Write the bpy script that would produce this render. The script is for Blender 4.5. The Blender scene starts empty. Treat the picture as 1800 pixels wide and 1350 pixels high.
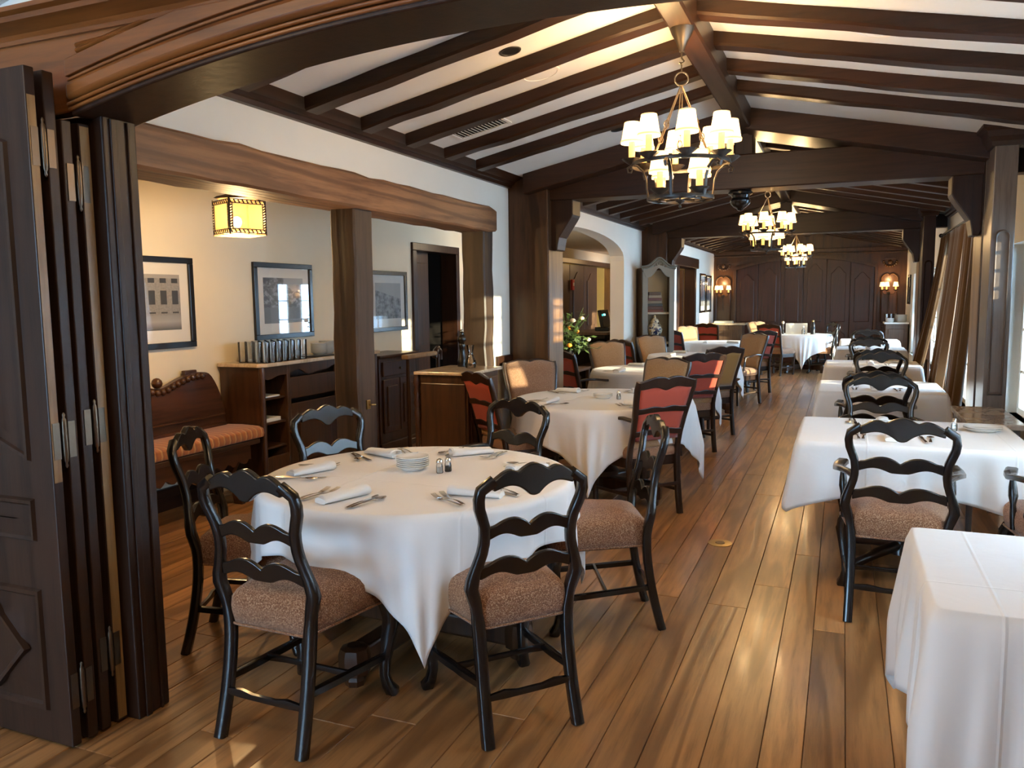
import bpy, math, random
from mathutils import Vector, Matrix
random.seed(7)
sc = bpy.context.scene
C = sc.collection
PI = math.pi
D2R = PI / 180

# ------------------------------------------------------------------ camera
def cam_axes(yaw, pitch, roll):
    cy, sy = math.cos(yaw), math.sin(yaw)
    f = Vector((-sy, cy, 0)); r = Vector((cy, sy, 0)); u = Vector((0, 0, 1))
    cp, sp = math.cos(pitch), math.sin(pitch)
    f2 = f * cp - u * sp; u2 = u * cp + f * sp
    cr, sr = math.cos(roll), math.sin(roll)
    return r * cr + u2 * sr, u2 * cr - r * sr, f2
cd = bpy.data.cameras.new('camera'); cam = bpy.data.objects.new('camera', cd); C.objects.link(cam)
cr_, cu_, cf_ = cam_axes(22.499 * D2R, 6.098 * D2R, -0.6624 * D2R)
cam.matrix_world = Matrix(((cr_.x, cu_.x, -cf_.x, 0), (cr_.y, cu_.y, -cf_.y, 0), (cr_.z, cu_.z, -cf_.z, 1.55), (0, 0, 0, 1)))
cd.sensor_fit = 'HORIZONTAL'; cd.sensor_width = 36; cd.lens = 28.0
cd.clip_start = .02; cd.clip_end = 300
sc.camera = cam
# ------------------------------------------------------------------ view
vs = sc.view_settings
sc.display_settings.display_device = 'sRGB'
vs.view_transform = 'Standard'; vs.look = 'None'; vs.gamma = 1; vs.use_curve_mapping = False
vs.exposure = 1.35
sc.cycles.use_denoising = True
sc.cycles.max_bounces = 8; sc.cycles.diffuse_bounces = 4; sc.cycles.glossy_bounces = 4
sc.cycles.transmission_bounces = 6; sc.cycles.transparent_max_bounces = 64
sc.cycles.caustics_reflective = False; sc.cycles.caustics_refractive = False
sc.cycles.sample_clamp_indirect = 6
# ------------------------------------------------------------------ sky, sun, daylight portals
SKY = 11.5
w = bpy.data.worlds.new('sky'); sc.world = w; w.use_nodes = True
bgn = w.node_tree.nodes['Background']
bgn.inputs[0].default_value = (.41, .69, 1.0, 1); bgn.inputs[1].default_value = SKY
sl = bpy.data.lights.new('sun', 'SUN'); so = bpy.data.objects.new('sun', sl); C.objects.link(so)
sl.energy = 6.0; sl.angle = .6 * D2R; sl.color = (1, .92, .62)
SUN_DIR = Vector((-1, .30, -.105)).normalized()
so.rotation_euler = SUN_DIR.to_track_quat('-Z', 'Y').to_euler(); so.location = (8, 2, 5)
def portal(x, y0, y1, z0, z1, n=(-1, 0, 0)):
    l = bpy.data.lights.new('daylight_portal', 'AREA'); o = bpy.data.objects.new('daylight_portal', l); C.objects.link(o)
    l.shape = 'RECTANGLE'; l.size = y1 - y0; l.size_y = z1 - z0; l.cycles.is_portal = True
    o.location = (x, (y0 + y1) / 2, (z0 + z1) / 2)
    o.rotation_euler = Matrix(((0, 0, 1), (1, 0, 0), (0, 1, 0))).to_euler()   # emits towards -X
    return o
XR = 1.28; XL = -2.85; XH = -4.66; YF = 19.5
WIN = [(2.45, 4.7, .55, 2.0), (4.9, 5.42, 1.15, 2.06), (5.75, 6.45, 1.5, 2.0), (6.9, 7.75, .55, 1.95), (8.9, 11.8, .25, 2.1), (13.2, 15.4, .4, 1.95), (16.2, 17.6, .4, 1.95)]
for a, b, z0, z1 in WIN: portal(XR + .2, a, b, z0, z1)
NWIN = (-4.6, -2.3, .6, 2.3)
pb = portal(0, NWIN[0], NWIN[1], NWIN[2], NWIN[3]); pb.location = ((NWIN[0] + NWIN[1]) / 2, -3.3, 1.45)
pb.rotation_euler = Matrix(((-1, 0, 0), (0, 0, -1), (0, -1, 0))).to_euler()

# ------------------------------------------------------------------ materials
def mat(name, col=(.5, .5, .5), rough=.5, metal=0, spec=.5, coat=0, sheen=0, trans=0, emit=None, estr=0):
    m = bpy.data.materials.new(name); m.use_nodes = True
    b = m.node_tree.nodes['Principled BSDF']
    b.inputs['Base Color'].default_value = (*col, 1); b.inputs['Roughness'].default_value = rough
    b.inputs['Metallic'].default_value = metal; b.inputs['Specular IOR Level'].default_value = spec
    b.inputs['Coat Weight'].default_value = coat; b.inputs['Coat Roughness'].default_value = .12
    if sheen: b.inputs['Sheen Weight'].default_value = sheen
    if trans: b.inputs['Transmission Weight'].default_value = trans
    if emit: b.inputs['Emission Color'].default_value = (*emit, 1); b.inputs['Emission Strength'].default_value = estr
    return m
class NT:
    def __init__(s, m): s.t = m.node_tree; s.b = s.t.nodes['Principled BSDF']
    def n(s, typ, **kw):
        nd = s.t.nodes.new(typ)
        for k, v in kw.items():
            if k.startswith('i_'):
                key = k[2:]
                nd.inputs[int(key) if key.isdigit() else key.replace('_', ' ')].default_value = v
            else: setattr(nd, k, v)
        return nd
    def l(s, a, b): s.t.links.new(a, b)
    def math(s, op, a, b=None):
        nd = s.n('ShaderNodeMath', operation=op)
        for i, x in enumerate((a, b)):
            if x is None: continue
            if isinstance(x, (int, float)): nd.inputs[i].default_value = x
            else: s.l(x, nd.inputs[i])
        return nd.outputs[0]
    def coords(s, scale=(1, 1, 1), rnd=0, kind='Object'):
        tc = s.n('ShaderNodeTexCoord'); mp = s.n('ShaderNodeMapping')
        mp.inputs['Scale'].default_value = scale
        v = tc.outputs[kind]
        if rnd:
            oi = s.n('ShaderNodeObjectInfo'); cx = s.n('ShaderNodeCombineXYZ')
            for k, mu in enumerate((rnd, rnd * 1.7, rnd * .6)): s.l(s.math('MULTIPLY', oi.outputs['Random'], mu), cx.inputs[k])
            va = s.n('ShaderNodeVectorMath', operation='ADD'); s.l(v, va.inputs[0]); s.l(cx.outputs[0], va.inputs[1]); v = va.outputs[0]
        s.l(v, mp.inputs['Vector']); return mp.outputs[0]
    def noise(s, vec, scale, detail=4, rough=.55, dist=0):
        nd = s.n('ShaderNodeTexNoise'); s.l(vec, nd.inputs['Vector'])
        nd.inputs['Scale'].default_value = scale; nd.inputs['Detail'].default_value = detail
        nd.inputs['Roughness'].default_value = rough; nd.inputs['Distortion'].default_value = dist
        return nd.outputs['Fac']
    def ramp(s, fac, stops):
        r = s.n('ShaderNodeValToRGB'); s.l(fac, r.inputs[0]); e = r.color_ramp.elements
        while len(e) < len(stops): e.new(.5)
        for i, (p, c) in enumerate(stops):
            e[i].position = p; e[i].color = (*c, 1) if len(c) == 3 else c
        return r.outputs[0]
    def mix(s, fac, a, b, mode='MIX'):
        nd = s.n('ShaderNodeMix', data_type='RGBA', blend_type=mode)
        for sock, x in ((nd.inputs[0], fac), (nd.inputs[6], a), (nd.inputs[7], b)):
            if isinstance(x, (int, float)): sock.default_value = x
            elif isinstance(x, tuple): sock.default_value = (*x, 1)
            else: s.l(x, sock)
        return nd.outputs[2]
    def col(s, c): s.l(c, s.b.inputs['Base Color'])
    def rough(s, r): s.l(r, s.b.inputs['Roughness'])
    def bump(s, h, strength=.2, dist=.01):
        nd = s.n('ShaderNodeBump'); nd.inputs['Strength'].default_value = strength; nd.inputs['Distance'].default_value = dist
        s.l(h, nd.inputs['Height']); s.l(nd.outputs[0], s.b.inputs['Normal'])
def wood(name, c1, c2, axis='z', rough=.4, scale=9, rnd=0, rings=0, bump=.15, coat=0, spec=.5):
    m = mat(name, c1, rough, coat=coat, spec=spec); t = NT(m)
    sca = {'x': (.07, 1, 1), 'y': (1, .07, 1), 'z': (1, 1, .07)}[axis]
    v = t.coords(sca, rnd)
    f = t.noise(v, scale * 3, 6, .65)
    base = t.ramp(f, [(.28, c2), (.5, c1), (.75, tuple(x * 1.35 for x in c1))])
    h = f
    if rings:
        lo = t.noise(v, scale * .28, 2, .4)
        si = t.math('SINE', t.math('MULTIPLY', lo, rings))
        k = t.ramp(si, [(.45, (0, 0, 0)), (.95, (1, 1, 1))])
        base = t.mix(t.math('MULTIPLY', k, .75), base, c2)
        h = t.math('SUBTRACT', f, t.math('MULTIPLY', k, .5))
    big = t.noise(t.coords((1, 1, 1), rnd), 1.3, 2)
    base = t.mix(t.ramp(big, [(.35, (0, 0, 0)), (.7, (.45, .45, .45))]), base, c2)
    if rnd:
        oi = t.n('ShaderNodeObjectInfo'); hs = t.n('ShaderNodeHueSaturation')
        t.l(t.math('ADD', t.math('MULTIPLY', oi.outputs['Random'], .55), .72), hs.inputs['Value'])
        t.l(base, hs.inputs['Color']); base = hs.outputs[0]
    t.col(base); t.bump(h, bump, .004)
    return m
M = {}
M['floor'] = wood('oak_planks', (.40, .195, .072), (.17, .076, .027), 'y', .30, 9, 37, 62, .25, coat=.15)
M['dark'] = wood('dark_stained_wood', (.034, .0125, .0052), (.013, .005, .0026), 'z', .38, 9, spec=.32)
M['darkx'] = wood('dark_stained_wood_x', (.036, .0132, .0054), (.013, .005, .0026), 'x', .38, 9, rnd=5, spec=.32)
M['darky'] = wood('dark_stained_wood_y', (.036, .0132, .0054), (.013, .005, .0026), 'y', .38, 9, spec=.32)
M['beam'] = wood('rough_oak_beam', (.29, .135, .058), (.11, .046, .019), 'y', .55, 7, 0, 75, .6)
M['post'] = wood('weathered_oak_post', (.075, .044, .027), (.026, .014, .008), 'z', .5, 8, 0, 30, .5)
M['casing'] = wood('varnished_brown_casing', (.215, .070, .015), (.095, .028, .006), 'x', .3, 6, coat=.15)
M['leaf'] = wood('door_leaf_wood', (.034, .0155, .009), (.013, .006, .0035), 'z', .4, 9, spec=.32)
M['furn'] = wood('old_walnut', (.066, .026, .010), (.02, .008, .0035), 'z', .35, 8, coat=.1)
M['furny'] = wood('old_walnut_y', (.075, .028, .011), (.022, .009, .004), 'y', .32, 8, coat=.12)
M['greywood'] = wood('grey_panel_wood', (.16, .12, .095), (.07, .048, .036), 'z', .32, 9)
M['farwood'] = wood('panelled_wall_wood', (.085, .034, .0115), (.032, .0125, .005), 'z', .36, 7)
M['fardoor'] = wood('folding_door_wood', (.058, .0165, .0085), (.023, .0075, .0045), 'z', .36, 7)
M['station'] = wood('station_brown_wood', (.11, .062, .036), (.05, .024, .014), 'z', .4, 9)
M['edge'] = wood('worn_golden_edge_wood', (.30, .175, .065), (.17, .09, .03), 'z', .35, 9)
M['sidegold'] = wood('golden_column_side', (.24, .125, .045), (.12, .055, .018), 'z', .36, 9, 0, 40, .3)
M['column'] = wood('brown_column_oak', (.066, .027, .0095), (.026, .010, .004), 'z', .42, 9, 0, 36, .3, spec=.3)
M['tray'] = wood('blond_wood', (.42, .27, .14), (.28, .16, .08), 'z', .45, 9)
M['black'] = mat('black_lacquered_wood', (.0065, .0052, .005), .26, coat=.3)
M['blackbrown'] = wood('dark_brown_chair_wood', (.030, .015, .010), (.013, .007, .005), 'z', .28, 9, coat=.4)
M['chrome'] = mat('polished_steel', (.72, .70, .68), .16, 1)
M['iron'] = wood('wrought_iron', (.035, .026, .02), (.015, .011, .009), 'z', .42, 20)
M['brass'] = mat('aged_brass', (.42, .30, .12), .35, 1)
M['bronze'] = mat('bronze_hinge', (.17, .13, .095), .36, 1)
M['china'] = mat('white_china', (.83, .81, .76), .14)
M['chinagrey'] = mat('grey_white_china', (.62, .63, .60), .2)
M['black_p'] = mat('black_plastic', (.008, .008, .009), .3)
M['darkvoid'] = mat('unlit_dark_paint', (.012, .008, .006), .8)
M['white_p'] = mat('white_paint', (.78, .76, .72), .4)
M['paper'] = mat('mat_board', (.74, .72, .67), .8)
M['card'] = mat('cream_card', (.78, .74, .62), .6)
M['red_p'] = mat('red_alarm_plastic', (.6, .03, .02), .3)
M['wax'] = mat('candle_sleeve', (.85, .55, .22), .5, emit=(1, .46, .10), estr=.5)
M['shade'] = mat('lit_lamp_shade', (.9, .75, .5), .8, emit=(1, .60, .25), estr=1.15)
M['shade_rim'] = mat('shade_trim', (.75, .5, .2), .7, emit=(1, .50, .12), estr=.9)
M['bulb'] = mat('lit_bulb', (1, .9, .7), .4, emit=(1, .78, .42), estr=40)
M['mica'] = mat('lit_mica_panel', (.8, .5, .2), .6, emit=(1, .50, .12), estr=.42)
M['mica'].node_tree.nodes['Principled BSDF'].inputs['Alpha'].default_value = .72
M['screen'] = mat('lit_screen', (0, 0, 0), .3, emit=(.15, .9, .85), estr=2.5)
M['lamp_yellow'] = mat('lit_back_room_paint', (.85, .68, .30), .8)
M['leafgreen'] = mat('leaf_green', (.05, .085, .02), .5)
M['orange'] = mat('orange_petals', (.75, .27, .02), .5)
M['pale'] = mat('pale_petals', (.72, .58, .42), .6)
def plaster(name, col, b=.12):
    m = mat(name, col, .85, spec=.2); t = NT(m); v = t.coords()
    n = t.noise(v, 2.2, 3); t.col(t.ramp(n, [(.3, tuple(x * .95 for x in col)), (.7, col)]))
    t.bump(t.noise(v, 26, 4), b, .004); return m
M['wall'] = plaster('cream_plaster', (.80, .745, .65))
M['ceil'] = plaster('white_ceiling_plaster', (.75, .71, .655), .25)
M['wallhall'] = plaster('hall_cream_plaster', (.80, .72, .56))
M['wallwhite'] = plaster('white_wall_plaster', (.72, .70, .66), .3)
def cloth_mat(name, col, tex=900, b=.08, rough=.85, sheen=.2):
    m = mat(name, col, rough, sheen=sheen, spec=.2); t = NT(m); v = t.coords()
    w1 = t.noise(v, tex, 2); t.bump(w1, b, .002); return m
def tweed(name, c1, c2, c3):
    m = mat(name, c1, .9, sheen=.25, spec=.2); t = NT(m); v = t.coords()
    n = t.noise(v, 210, 2, .8); wv = t.n('ShaderNodeTexWave', wave_type='BANDS', bands_direction='DIAGONAL')
    t.l(v, wv.inputs['Vector']); wv.inputs['Scale'].default_value = 95; wv.inputs['Distortion'].default_value = 2
    base = t.ramp(n, [(.36, c2), (.52, c1), (.66, c3)])
    t.col(t.mix(t.math('MULTIPLY', wv.outputs['Fac'], .35), base, c2))
    t.bump(t.math('ADD', n, t.math('MULTIPLY', wv.outputs['Fac'], .6)), .45, .004); return m
M['tweed'] = tweed('brown_tweed', (.30, .138, .068), (.13, .055, .026), (.62, .40, .25))
M['tan'] = tweed('tan_upholstery', (.46, .27, .13), (.33, .18, .08), (.60, .40, .22))
M['tanbrown'] = tweed('brown_upholstery', (.33, .175, .10), (.21, .105, .06), (.48, .30, .19))
M['red'] = cloth_mat('red_fabric', (.40, .062, .034), 500, .15)
M['gold'] = cloth_mat('gold_velvet', (.30, .135, .022), 60, .1, .6, .5)
M['curtain'] = cloth_mat('brown_curtain_velvet', (.10, .048, .014), 200, .1, .8, .4)
M['linen'] = cloth_mat('white_linen_napkin', (.80, .79, .77), 700, .1)
def table_linen():
    m = mat('white_tablecloth_linen', (.80, .79, .78), .82, sheen=.15, spec=.2); t = NT(m); v = t.coords()
    sx = t.n('ShaderNodeSeparateXYZ'); t.l(v, sx.inputs[0])
    hs = []
    for k, off in ((0, .21), (1, .17)):
        a = t.math('ABSOLUTE', t.math('SUBTRACT', t.math('PINGPONG', t.math('ADD', sx.outputs[k], off), .34), .0))
        hs.append(t.math('SUBTRACT', 1, t.math('MINIMUM', t.math('DIVIDE', a, .007), 1)))
    h = t.math('ADD', hs[0], hs[1])
    n = t.noise(v, 7, 3, .5, .6)
    t.bump(t.math('ADD', t.math('MULTIPLY', h, .55), t.math('MULTIPLY', n, .8)), .45, .008); return m
M['tablecloth'] = table_linen()
def stripes():
    m = mat('striped_cushion_fabric', (.4, .15, .06), .85, sheen=.3); t = NT(m); v = t.coords()
    sx = t.n('ShaderNodeSeparateXYZ'); t.l(v, sx.inputs[0])
    f = t.math('FRACT', t.math('MULTIPLY', sx.outputs[1], 17))
    f2 = t.math('FRACT', t.math('MULTIPLY', sx.outputs[1], 5.67))
    c = t.ramp(f, [(.0, (.37, .11, .026)), (.35, (.37, .11, .026)), (.42, (.55, .30, .11)), (.6, (.45, .22, .08)), (.68, (.22, .06, .03)), (1, (.37, .11, .026))])
    t.col(t.mix(t.math('MULTIPLY', f2, .4), c, (.36, .15, .05))); t.bump(t.noise(v, 300, 2), .2, .003); return m
M['stripe'] = stripes()
def marble(name, c1, c2, rough=.18):
    m = mat(name, c1, rough); t = NT(m); v = t.coords((1, 1, 1)); n = t.noise(v, 5, 6, .6, 1.2)
    t.col(t.ramp(n, [(.35, c1), (.5, c2), (.56, c1)])); return m
M['marble'] = marble('cream_marble', (.62, .50, .37), (.50, .38, .26))
M['marbleg'] = marble('grey_brown_marble', (.42, .36, .30), (.27, .21, .165), .15)
def glass(name='clear_pane', tint=(1, 1, 1), ior=1.45):
    m = bpy.data.materials.new(name); m.use_nodes = True; nt = m.node_tree; nt.nodes.clear()
    o = nt.nodes.new('ShaderNodeOutputMaterial'); mx = nt.nodes.new('ShaderNodeMixShader')
    tr = nt.nodes.new('ShaderNodeBsdfTransparent'); gl = nt.nodes.new('ShaderNodeBsdfGlossy')
    lw = nt.nodes.new('ShaderNodeFresnel'); lw.inputs[0].default_value = ior
    tr.inputs[0].default_value = (*tint, 1); gl.inputs['Roughness'].default_value = .02
    nt.links.new(lw.outputs[0], mx.inputs[0]); nt.links.new(tr.outputs[0], mx.inputs[1]); nt.links.new(gl.outputs[0], mx.inputs[2])
    nt.links.new(mx.outputs[0], o.inputs[0]); return m
M['pane'] = glass()
M['picglass'] = glass('low_glare_picture_glass', (1, 1, 1), 1.22)
def sheer():
    m = bpy.data.materials.new('added_sun_sheer'); m.use_nodes = True; nt = m.node_tree; nt.nodes.clear()
    o = nt.nodes.new('ShaderNodeOutputMaterial'); a = nt.nodes.new('ShaderNodeBsdfTranslucent'); b = nt.nodes.new('ShaderNodeBsdfDiffuse'); mx = nt.nodes.new('ShaderNodeMixShader')
    a.inputs[0].default_value = (.88, .90, .92, 1); b.inputs[0].default_value = (.8, .82, .84, 1); mx.inputs[0].default_value = .3
    nt.links.new(a.outputs[0], mx.inputs[1]); nt.links.new(b.outputs[0], mx.inputs[2]); nt.links.new(mx.outputs[0], o.inputs[0]); return m
M['sheer'] = sheer()
M['tumbler'] = glass('clear_glassware', (.985, .99, .985), 1.75)
M['porcelain'] = mat('painted_porcelain', (.75, .66, .42), .15)
_t = NT(M['porcelain']); _v = _t.coords(); _n = _t.noise(_v, 16, 3, .6, 1.5)
_t.col(_t.ramp(_n, [(.42, (.02, .03, .09)), (.47, (.72, .66, .48)), (.6, (.78, .72, .55)), (.66, (.5, .28, .06))]))
def photo_print(name, seed, kind):
    """a flat grey street photograph print, drawn as procedural blocks"""
    m = mat(name, (.3, .3, .3), .35); t = NT(m)
    tc = t.n('ShaderNodeTexCoord'); sx = t.n('ShaderNodeSeparateXYZ'); t.l(tc.outputs['Generated'], sx.inputs[0])
    u, z = sx.outputs[1], sx.outputs[2]
    if kind == 'building':
        fx = t.math('FRACT', t.math('MULTIPLY', u, 5)); fz = t.math('FRACT', t.math('MULTIPLY', z, 2.6))
        wx = t.math('MULTIPLY', t.math('GREATER_THAN', fx, .28), t.math('LESS_THAN', fx, .82))
        wz = t.math('MULTIPLY', t.math('GREATER_THAN', fz, .2), t.math('LESS_THAN', fz, .85))
        win = t.math('MULTIPLY', t.math('MULTIPLY', wx, wz), t.math('GREATER_THAN', z, .3))
        wallc = t.ramp(t.noise(tc.outputs['Generated'], 30, 4), [(.3, (.22, .21, .19)), (.7, (.33, .31, .28))])
        c = t.mix(win, wallc, (.05, .05, .05))
        road = t.math('LESS_THAN', z, .27)
        c = t.mix(road, c, t.ramp(z, [(0, (.10, .10, .10)), (.15, (.38, .36, .34)), (.27, (.3, .29, .28))]))
        c = t.mix(t.math('GREATER_THAN', z, .93), c, (.36, .34, .31))
    elif kind == 'street':
        n = t.noise(tc.outputs['Generated'], 9, 5, .6)
        c = t.ramp(n, [(.3, (.03, .03, .03)), (.5, (.09, .09, .09)), (.62, (.34, .34, .33)), (.7, (.1, .1, .1))])
        c = t.mix(t.math('LESS_THAN', z, .35), c, (.14, .14, .14))
        hz = t.math('MULTIPLY', t.math('GREATER_THAN', z, t.math('SUBTRACT', 1.0, t.math('MULTIPLY', u, .35))), t.math('GREATER_THAN', u, .5))
        c = t.mix(hz, c, (.30, .30, .30))
    else:
        n = t.noise(tc.outputs['Generated'], 7, 5, .6)
        c = t.ramp(n, [(.35, (.10, .10, .10)), (.6, (.36, .35, .34))])
        c = t.mix(t.math('GREATER_THAN', t.math('ADD', z, t.math('MULTIPLY', u, .25)), .8), c, (.40, .385, .36))
    t.col(c); return m

# ------------------------------------------------------------------ mesh builder
class MB:
    def __init__(s): s.v = []; s.f = []
    def quadgrid(s, rows, close_u=False, close_v=False):
        b = len(s.v); nv = len(rows); nu = len(rows[0])
        for r in rows: s.v.extend([tuple(p) for p in r])
        for j in range(nv - (0 if close_v else 1)):
            for i in range(nu - (0 if close_u else 1)):
                j2 = (j + 1) % nv; i2 = (i + 1) % nu
                s.f.append((b + j * nu + i, b + j * nu + i2, b + j2 * nu + i2, b + j2 * nu + i))
        return b
    def box(s, x0, x1, y0, y1, z0, z1):
        b = len(s.v)
        s.v += [(x, y, z) for z in (z0, z1) for y in (y0, y1) for x in (x0, x1)]
        s.f += [tuple(b + i for i in q) for q in ((0, 2, 3, 1), (4, 5, 7, 6), (0, 1, 5, 4), (2, 6, 7, 3), (0, 4, 6, 2), (1, 3, 7, 5))]
        return s
    def obox(s, c, size, mtx=None):
        b = len(s.v); MB.box(s, -size[0] / 2, size[0] / 2, -size[1] / 2, size[1] / 2, -size[2] / 2, size[2] / 2)
        for i in range(b, len(s.v)):
            p = Vector(s.v[i]);
            if mtx is not None: p = mtx @ p
            s.v[i] = tuple(p + Vector(c))
        return s
    def tube(s, path, rad, n=8, sq=False, up=None, cap=True):
        """sweep; rad is a list of r or (ra, rb); ra goes along `up` x tangent, rb along the third axis"""
        P = [Vector(p) for p in path]; rows = []
        if not isinstance(rad, (list, tuple)) or (isinstance(rad, tuple)): rad = [rad] * len(P)
        ref = Vector(up) if up else None
        prev = None
        for i, p in enumerate(P):
            t = (P[min(i + 1, len(P) - 1)] - P[max(i - 1, 0)])
            if t.length < 1e-9: t = Vector((0, 0, 1))
            t.normalize()
            if ref is not None: a = (ref - t * ref.dot(t))
            elif prev is not None: a = prev - t * prev.dot(t)
            else:
                a = Vector((1, 0, 0)) if abs(t.x) < .8 else Vector((0, 1, 0)); a = a - t * a.dot(t)
            a.normalize(); prev = a; bb = t.cross(a)
            r = rad[i]; ra, rb = (r, r) if not isinstance(r, (list, tuple)) else r
            row = []
            for k in range(n):
                th = 2 * PI * (k + .5) / n; c_, s_ = math.cos(th), math.sin(th)
                if sq:
                    q = .42
                    c_ = math.copysign(abs(c_) ** q, c_); s_ = math.copysign(abs(s_) ** q, s_)
                row.append(p + a * (ra * c_) + bb * (rb * s_))
            rows.append(row)
        b = s.quadgrid(rows, close_u=True)
        if cap:
            s.f.append(tuple(b + k for k in range(n))[::-1]); e = b + (len(P) - 1) * n
            s.f.append(tuple(e + k for k in range(n)))
        return s
    def lathe(s, prof, c=(0, 0, 0), n=16, cap=True):
        rows = [[(c[0] + r * math.cos(2 * PI * k / n), c[1] + r * math.sin(2 * PI * k / n), c[2] + z) for k in range(n)] for r, z in prof]
        b = s.quadgrid(rows, close_u=True)
        if cap:
            if prof[0][0] > 1e-4: s.f.append(tuple(b + k for k in range(n))[::-1])
            if prof[-1][0] > 1e-4: s.f.append(tuple(b + (len(prof) - 1) * n + k for k in range(n)))
        return s
    def prism(s, out, ax, d0, d1):
        """outline in the two axes other than ax (ordered x,y,z), extruded from d0 to d1 along ax"""
        def P(q, d):
            if ax == 0: return (d, q[0], q[1])
            if ax == 1: return (q[0], d, q[1])
            return (q[0], q[1], d)
        b = len(s.v); n = len(out)
        s.v += [P(q, d0) for q in out] + [P(q, d1) for q in out]
        s.f.append(tuple(range(b, b + n))); s.f.append(tuple(range(b + 2 * n - 1, b + n - 1, -1)))
        for i in range(n):
            j = (i + 1) % n; s.f.append((b + i, b + n + i, b + n + j, b + j))
        return s
    def plate(s, xs, top, bot, yf, th):
        """standing plate along x: top/bottom heights per sample, yf(z) gives depth position, th thickness"""
        rows = []
        for i, x in enumerate(xs):
            a, b_ = top[i], bot[i]
            rows.append([(x, yf(b_) - th / 2, b_), (x, yf(b_) + th / 2, b_), (x, yf(a) + th / 2, a), (x, yf(a) - th / 2, a)])
        b = s.quadgrid(rows, close_u=True)
        s.f.append((b, b + 1, b + 2, b + 3)); e = b + (len(xs) - 1) * 4; s.f.append((e + 3, e + 2, e + 1, e))
        return s
    def sphere(s, c, r, n=10, m=6, sz=1):
        prof = [(r * math.sin(PI * k / m), -r * sz * math.cos(PI * k / m)) for k in range(m + 1)]
        prof[0] = (1e-5, prof[0][1]); prof[-1] = (1e-5, prof[-1][1])
        return s.lathe(prof, c, n, cap=False)
    def build(s, name, m, parent=None, smooth=None, bevel=0, seg=2, solid=0, sub=0, loc=None, rot=None):
        me = bpy.data.meshes.new(name); me.from_pydata(s.v, [], s.f); me.validate(); me.update()
        import bmesh
        bm = bmesh.new(); bm.from_mesh(me); bmesh.ops.recalc_face_normals(bm, faces=bm.faces); bm.to_mesh(me); bm.free()
        if smooth:
            me.shade_smooth()
            if smooth < 179: me.set_sharp_from_angle(angle=smooth * D2R)
        if m is not None: me.materials.append(m)
        o = bpy.data.objects.new(name, me); C.objects.link(o)
        if parent is not None: o.parent = parent
        if loc: o.location = loc
        if rot: o.rotation_euler = rot
        if solid:
            md = o.modifiers.new('solid', 'SOLIDIFY'); md.thickness = solid; md.offset = 0
        if bevel:
            md = o.modifiers.new('edge', 'BEVEL'); md.width = bevel; md.segments = seg; md.limit_method = 'ANGLE'; md.angle_limit = 35 * D2R
            if not smooth:
                pass
        if sub:
            md = o.modifiers.new('sub', 'SUBSURF'); md.levels = sub; md.render_levels = sub
        return o
def thing(name, label, cat, loc=(0, 0, 0), rz=0, group=None):
    o = bpy.data.objects.new(name, None); C.objects.link(o); o.location = loc; o.rotation_euler = (0, 0, rz); o.empty_display_size = .1
    o['label'] = label; o['category'] = cat
    if group: o['group'] = group
    return o
def tag(o, label, cat, group=None):
    o['label'] = label; o['category'] = cat
    if group: o['group'] = group
    return o
def struct(o): o['kind'] = 'structure'; return o
def sroot(name):
    o = bpy.data.objects.new(name, None); C.objects.link(o); o['kind'] = 'structure'; return o
CHILD = {}
def dup(root, loc, rz, label, group=None):
    def cp(o, par):
        c = o.copy(); C.objects.link(c)
        if par is not None: c.parent = par
        for ch in CHILDREN(o): cp(ch, c)
        return c
    r = cp(root, None); r.location = loc; r.rotation_euler = (0, 0, rz); r['label'] = label
    if group: r['group'] = group
    elif 'group' in r: del r['group']
    return r
def CHILDREN(o):
    if o.name not in CHILD: CHILD[o.name] = [c for c in bpy.data.objects if c.parent == o]
    return CHILD[o.name]
USED = set()
def place(proto, x, y, fx, fy, label, group=None, z=0):
    """stand a thing at (x, y) facing (fx, fy); the first call moves the prototype itself"""
    rz = math.atan2(-fx, fy)
    if proto.name not in USED:
        USED.add(proto.name); proto.location = (x, y, z); proto.rotation_euler = (0, 0, rz); proto['label'] = label
        if group: proto['group'] = group
        return proto
    return dup(proto, (x, y, z), rz, label, group)
def lerp(a, b, t): return a + (b - a) * t
def interp(tab, z):
    for (z0, a), (z1, b) in zip(tab, tab[1:]):
        if z <= z1:
            t = (z - z0) / (z1 - z0); t = t * t * (3 - 2 * t) if False else t
            return a + (b - a) * t
    return tab[-1][1]
def smoothtab(tab, n):
    """Catmull-Rom resample of [(z, v)]"""
    out = []
    for k in range(n):
        z = tab[0][0] + (tab[-1][0] - tab[0][0]) * k / (n - 1)
        for i in range(len(tab) - 1):
            if z <= tab[i + 1][0] + 1e-9: break
        p0 = tab[max(i - 1, 0)]; p1 = tab[i]; p2 = tab[i + 1]; p3 = tab[min(i + 2, len(tab) - 1)]
        t = (z - p1[0]) / (p2[0] - p1[0])
        m1 = (p2[1] - p0[1]) / max(p2[0] - p0[0], 1e-6) * (p2[0] - p1[0]); m2 = (p3[1] - p1[1]) / max(p3[0] - p1[0], 1e-6) * (p2[0] - p1[0])
        h = (2 * t**3 - 3 * t**2 + 1) * p1[1] + (t**3 - 2 * t**2 + t) * m1 + (-2 * t**3 + 3 * t**2) * p2[1] + (t**3 - t**2) * m2
        out.append((z, h))
    return out
# ================================================================== STRUCTURE
def ceilz(x): return 3.045 - .21 * abs(x + .78)
def part(o): return o
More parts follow.
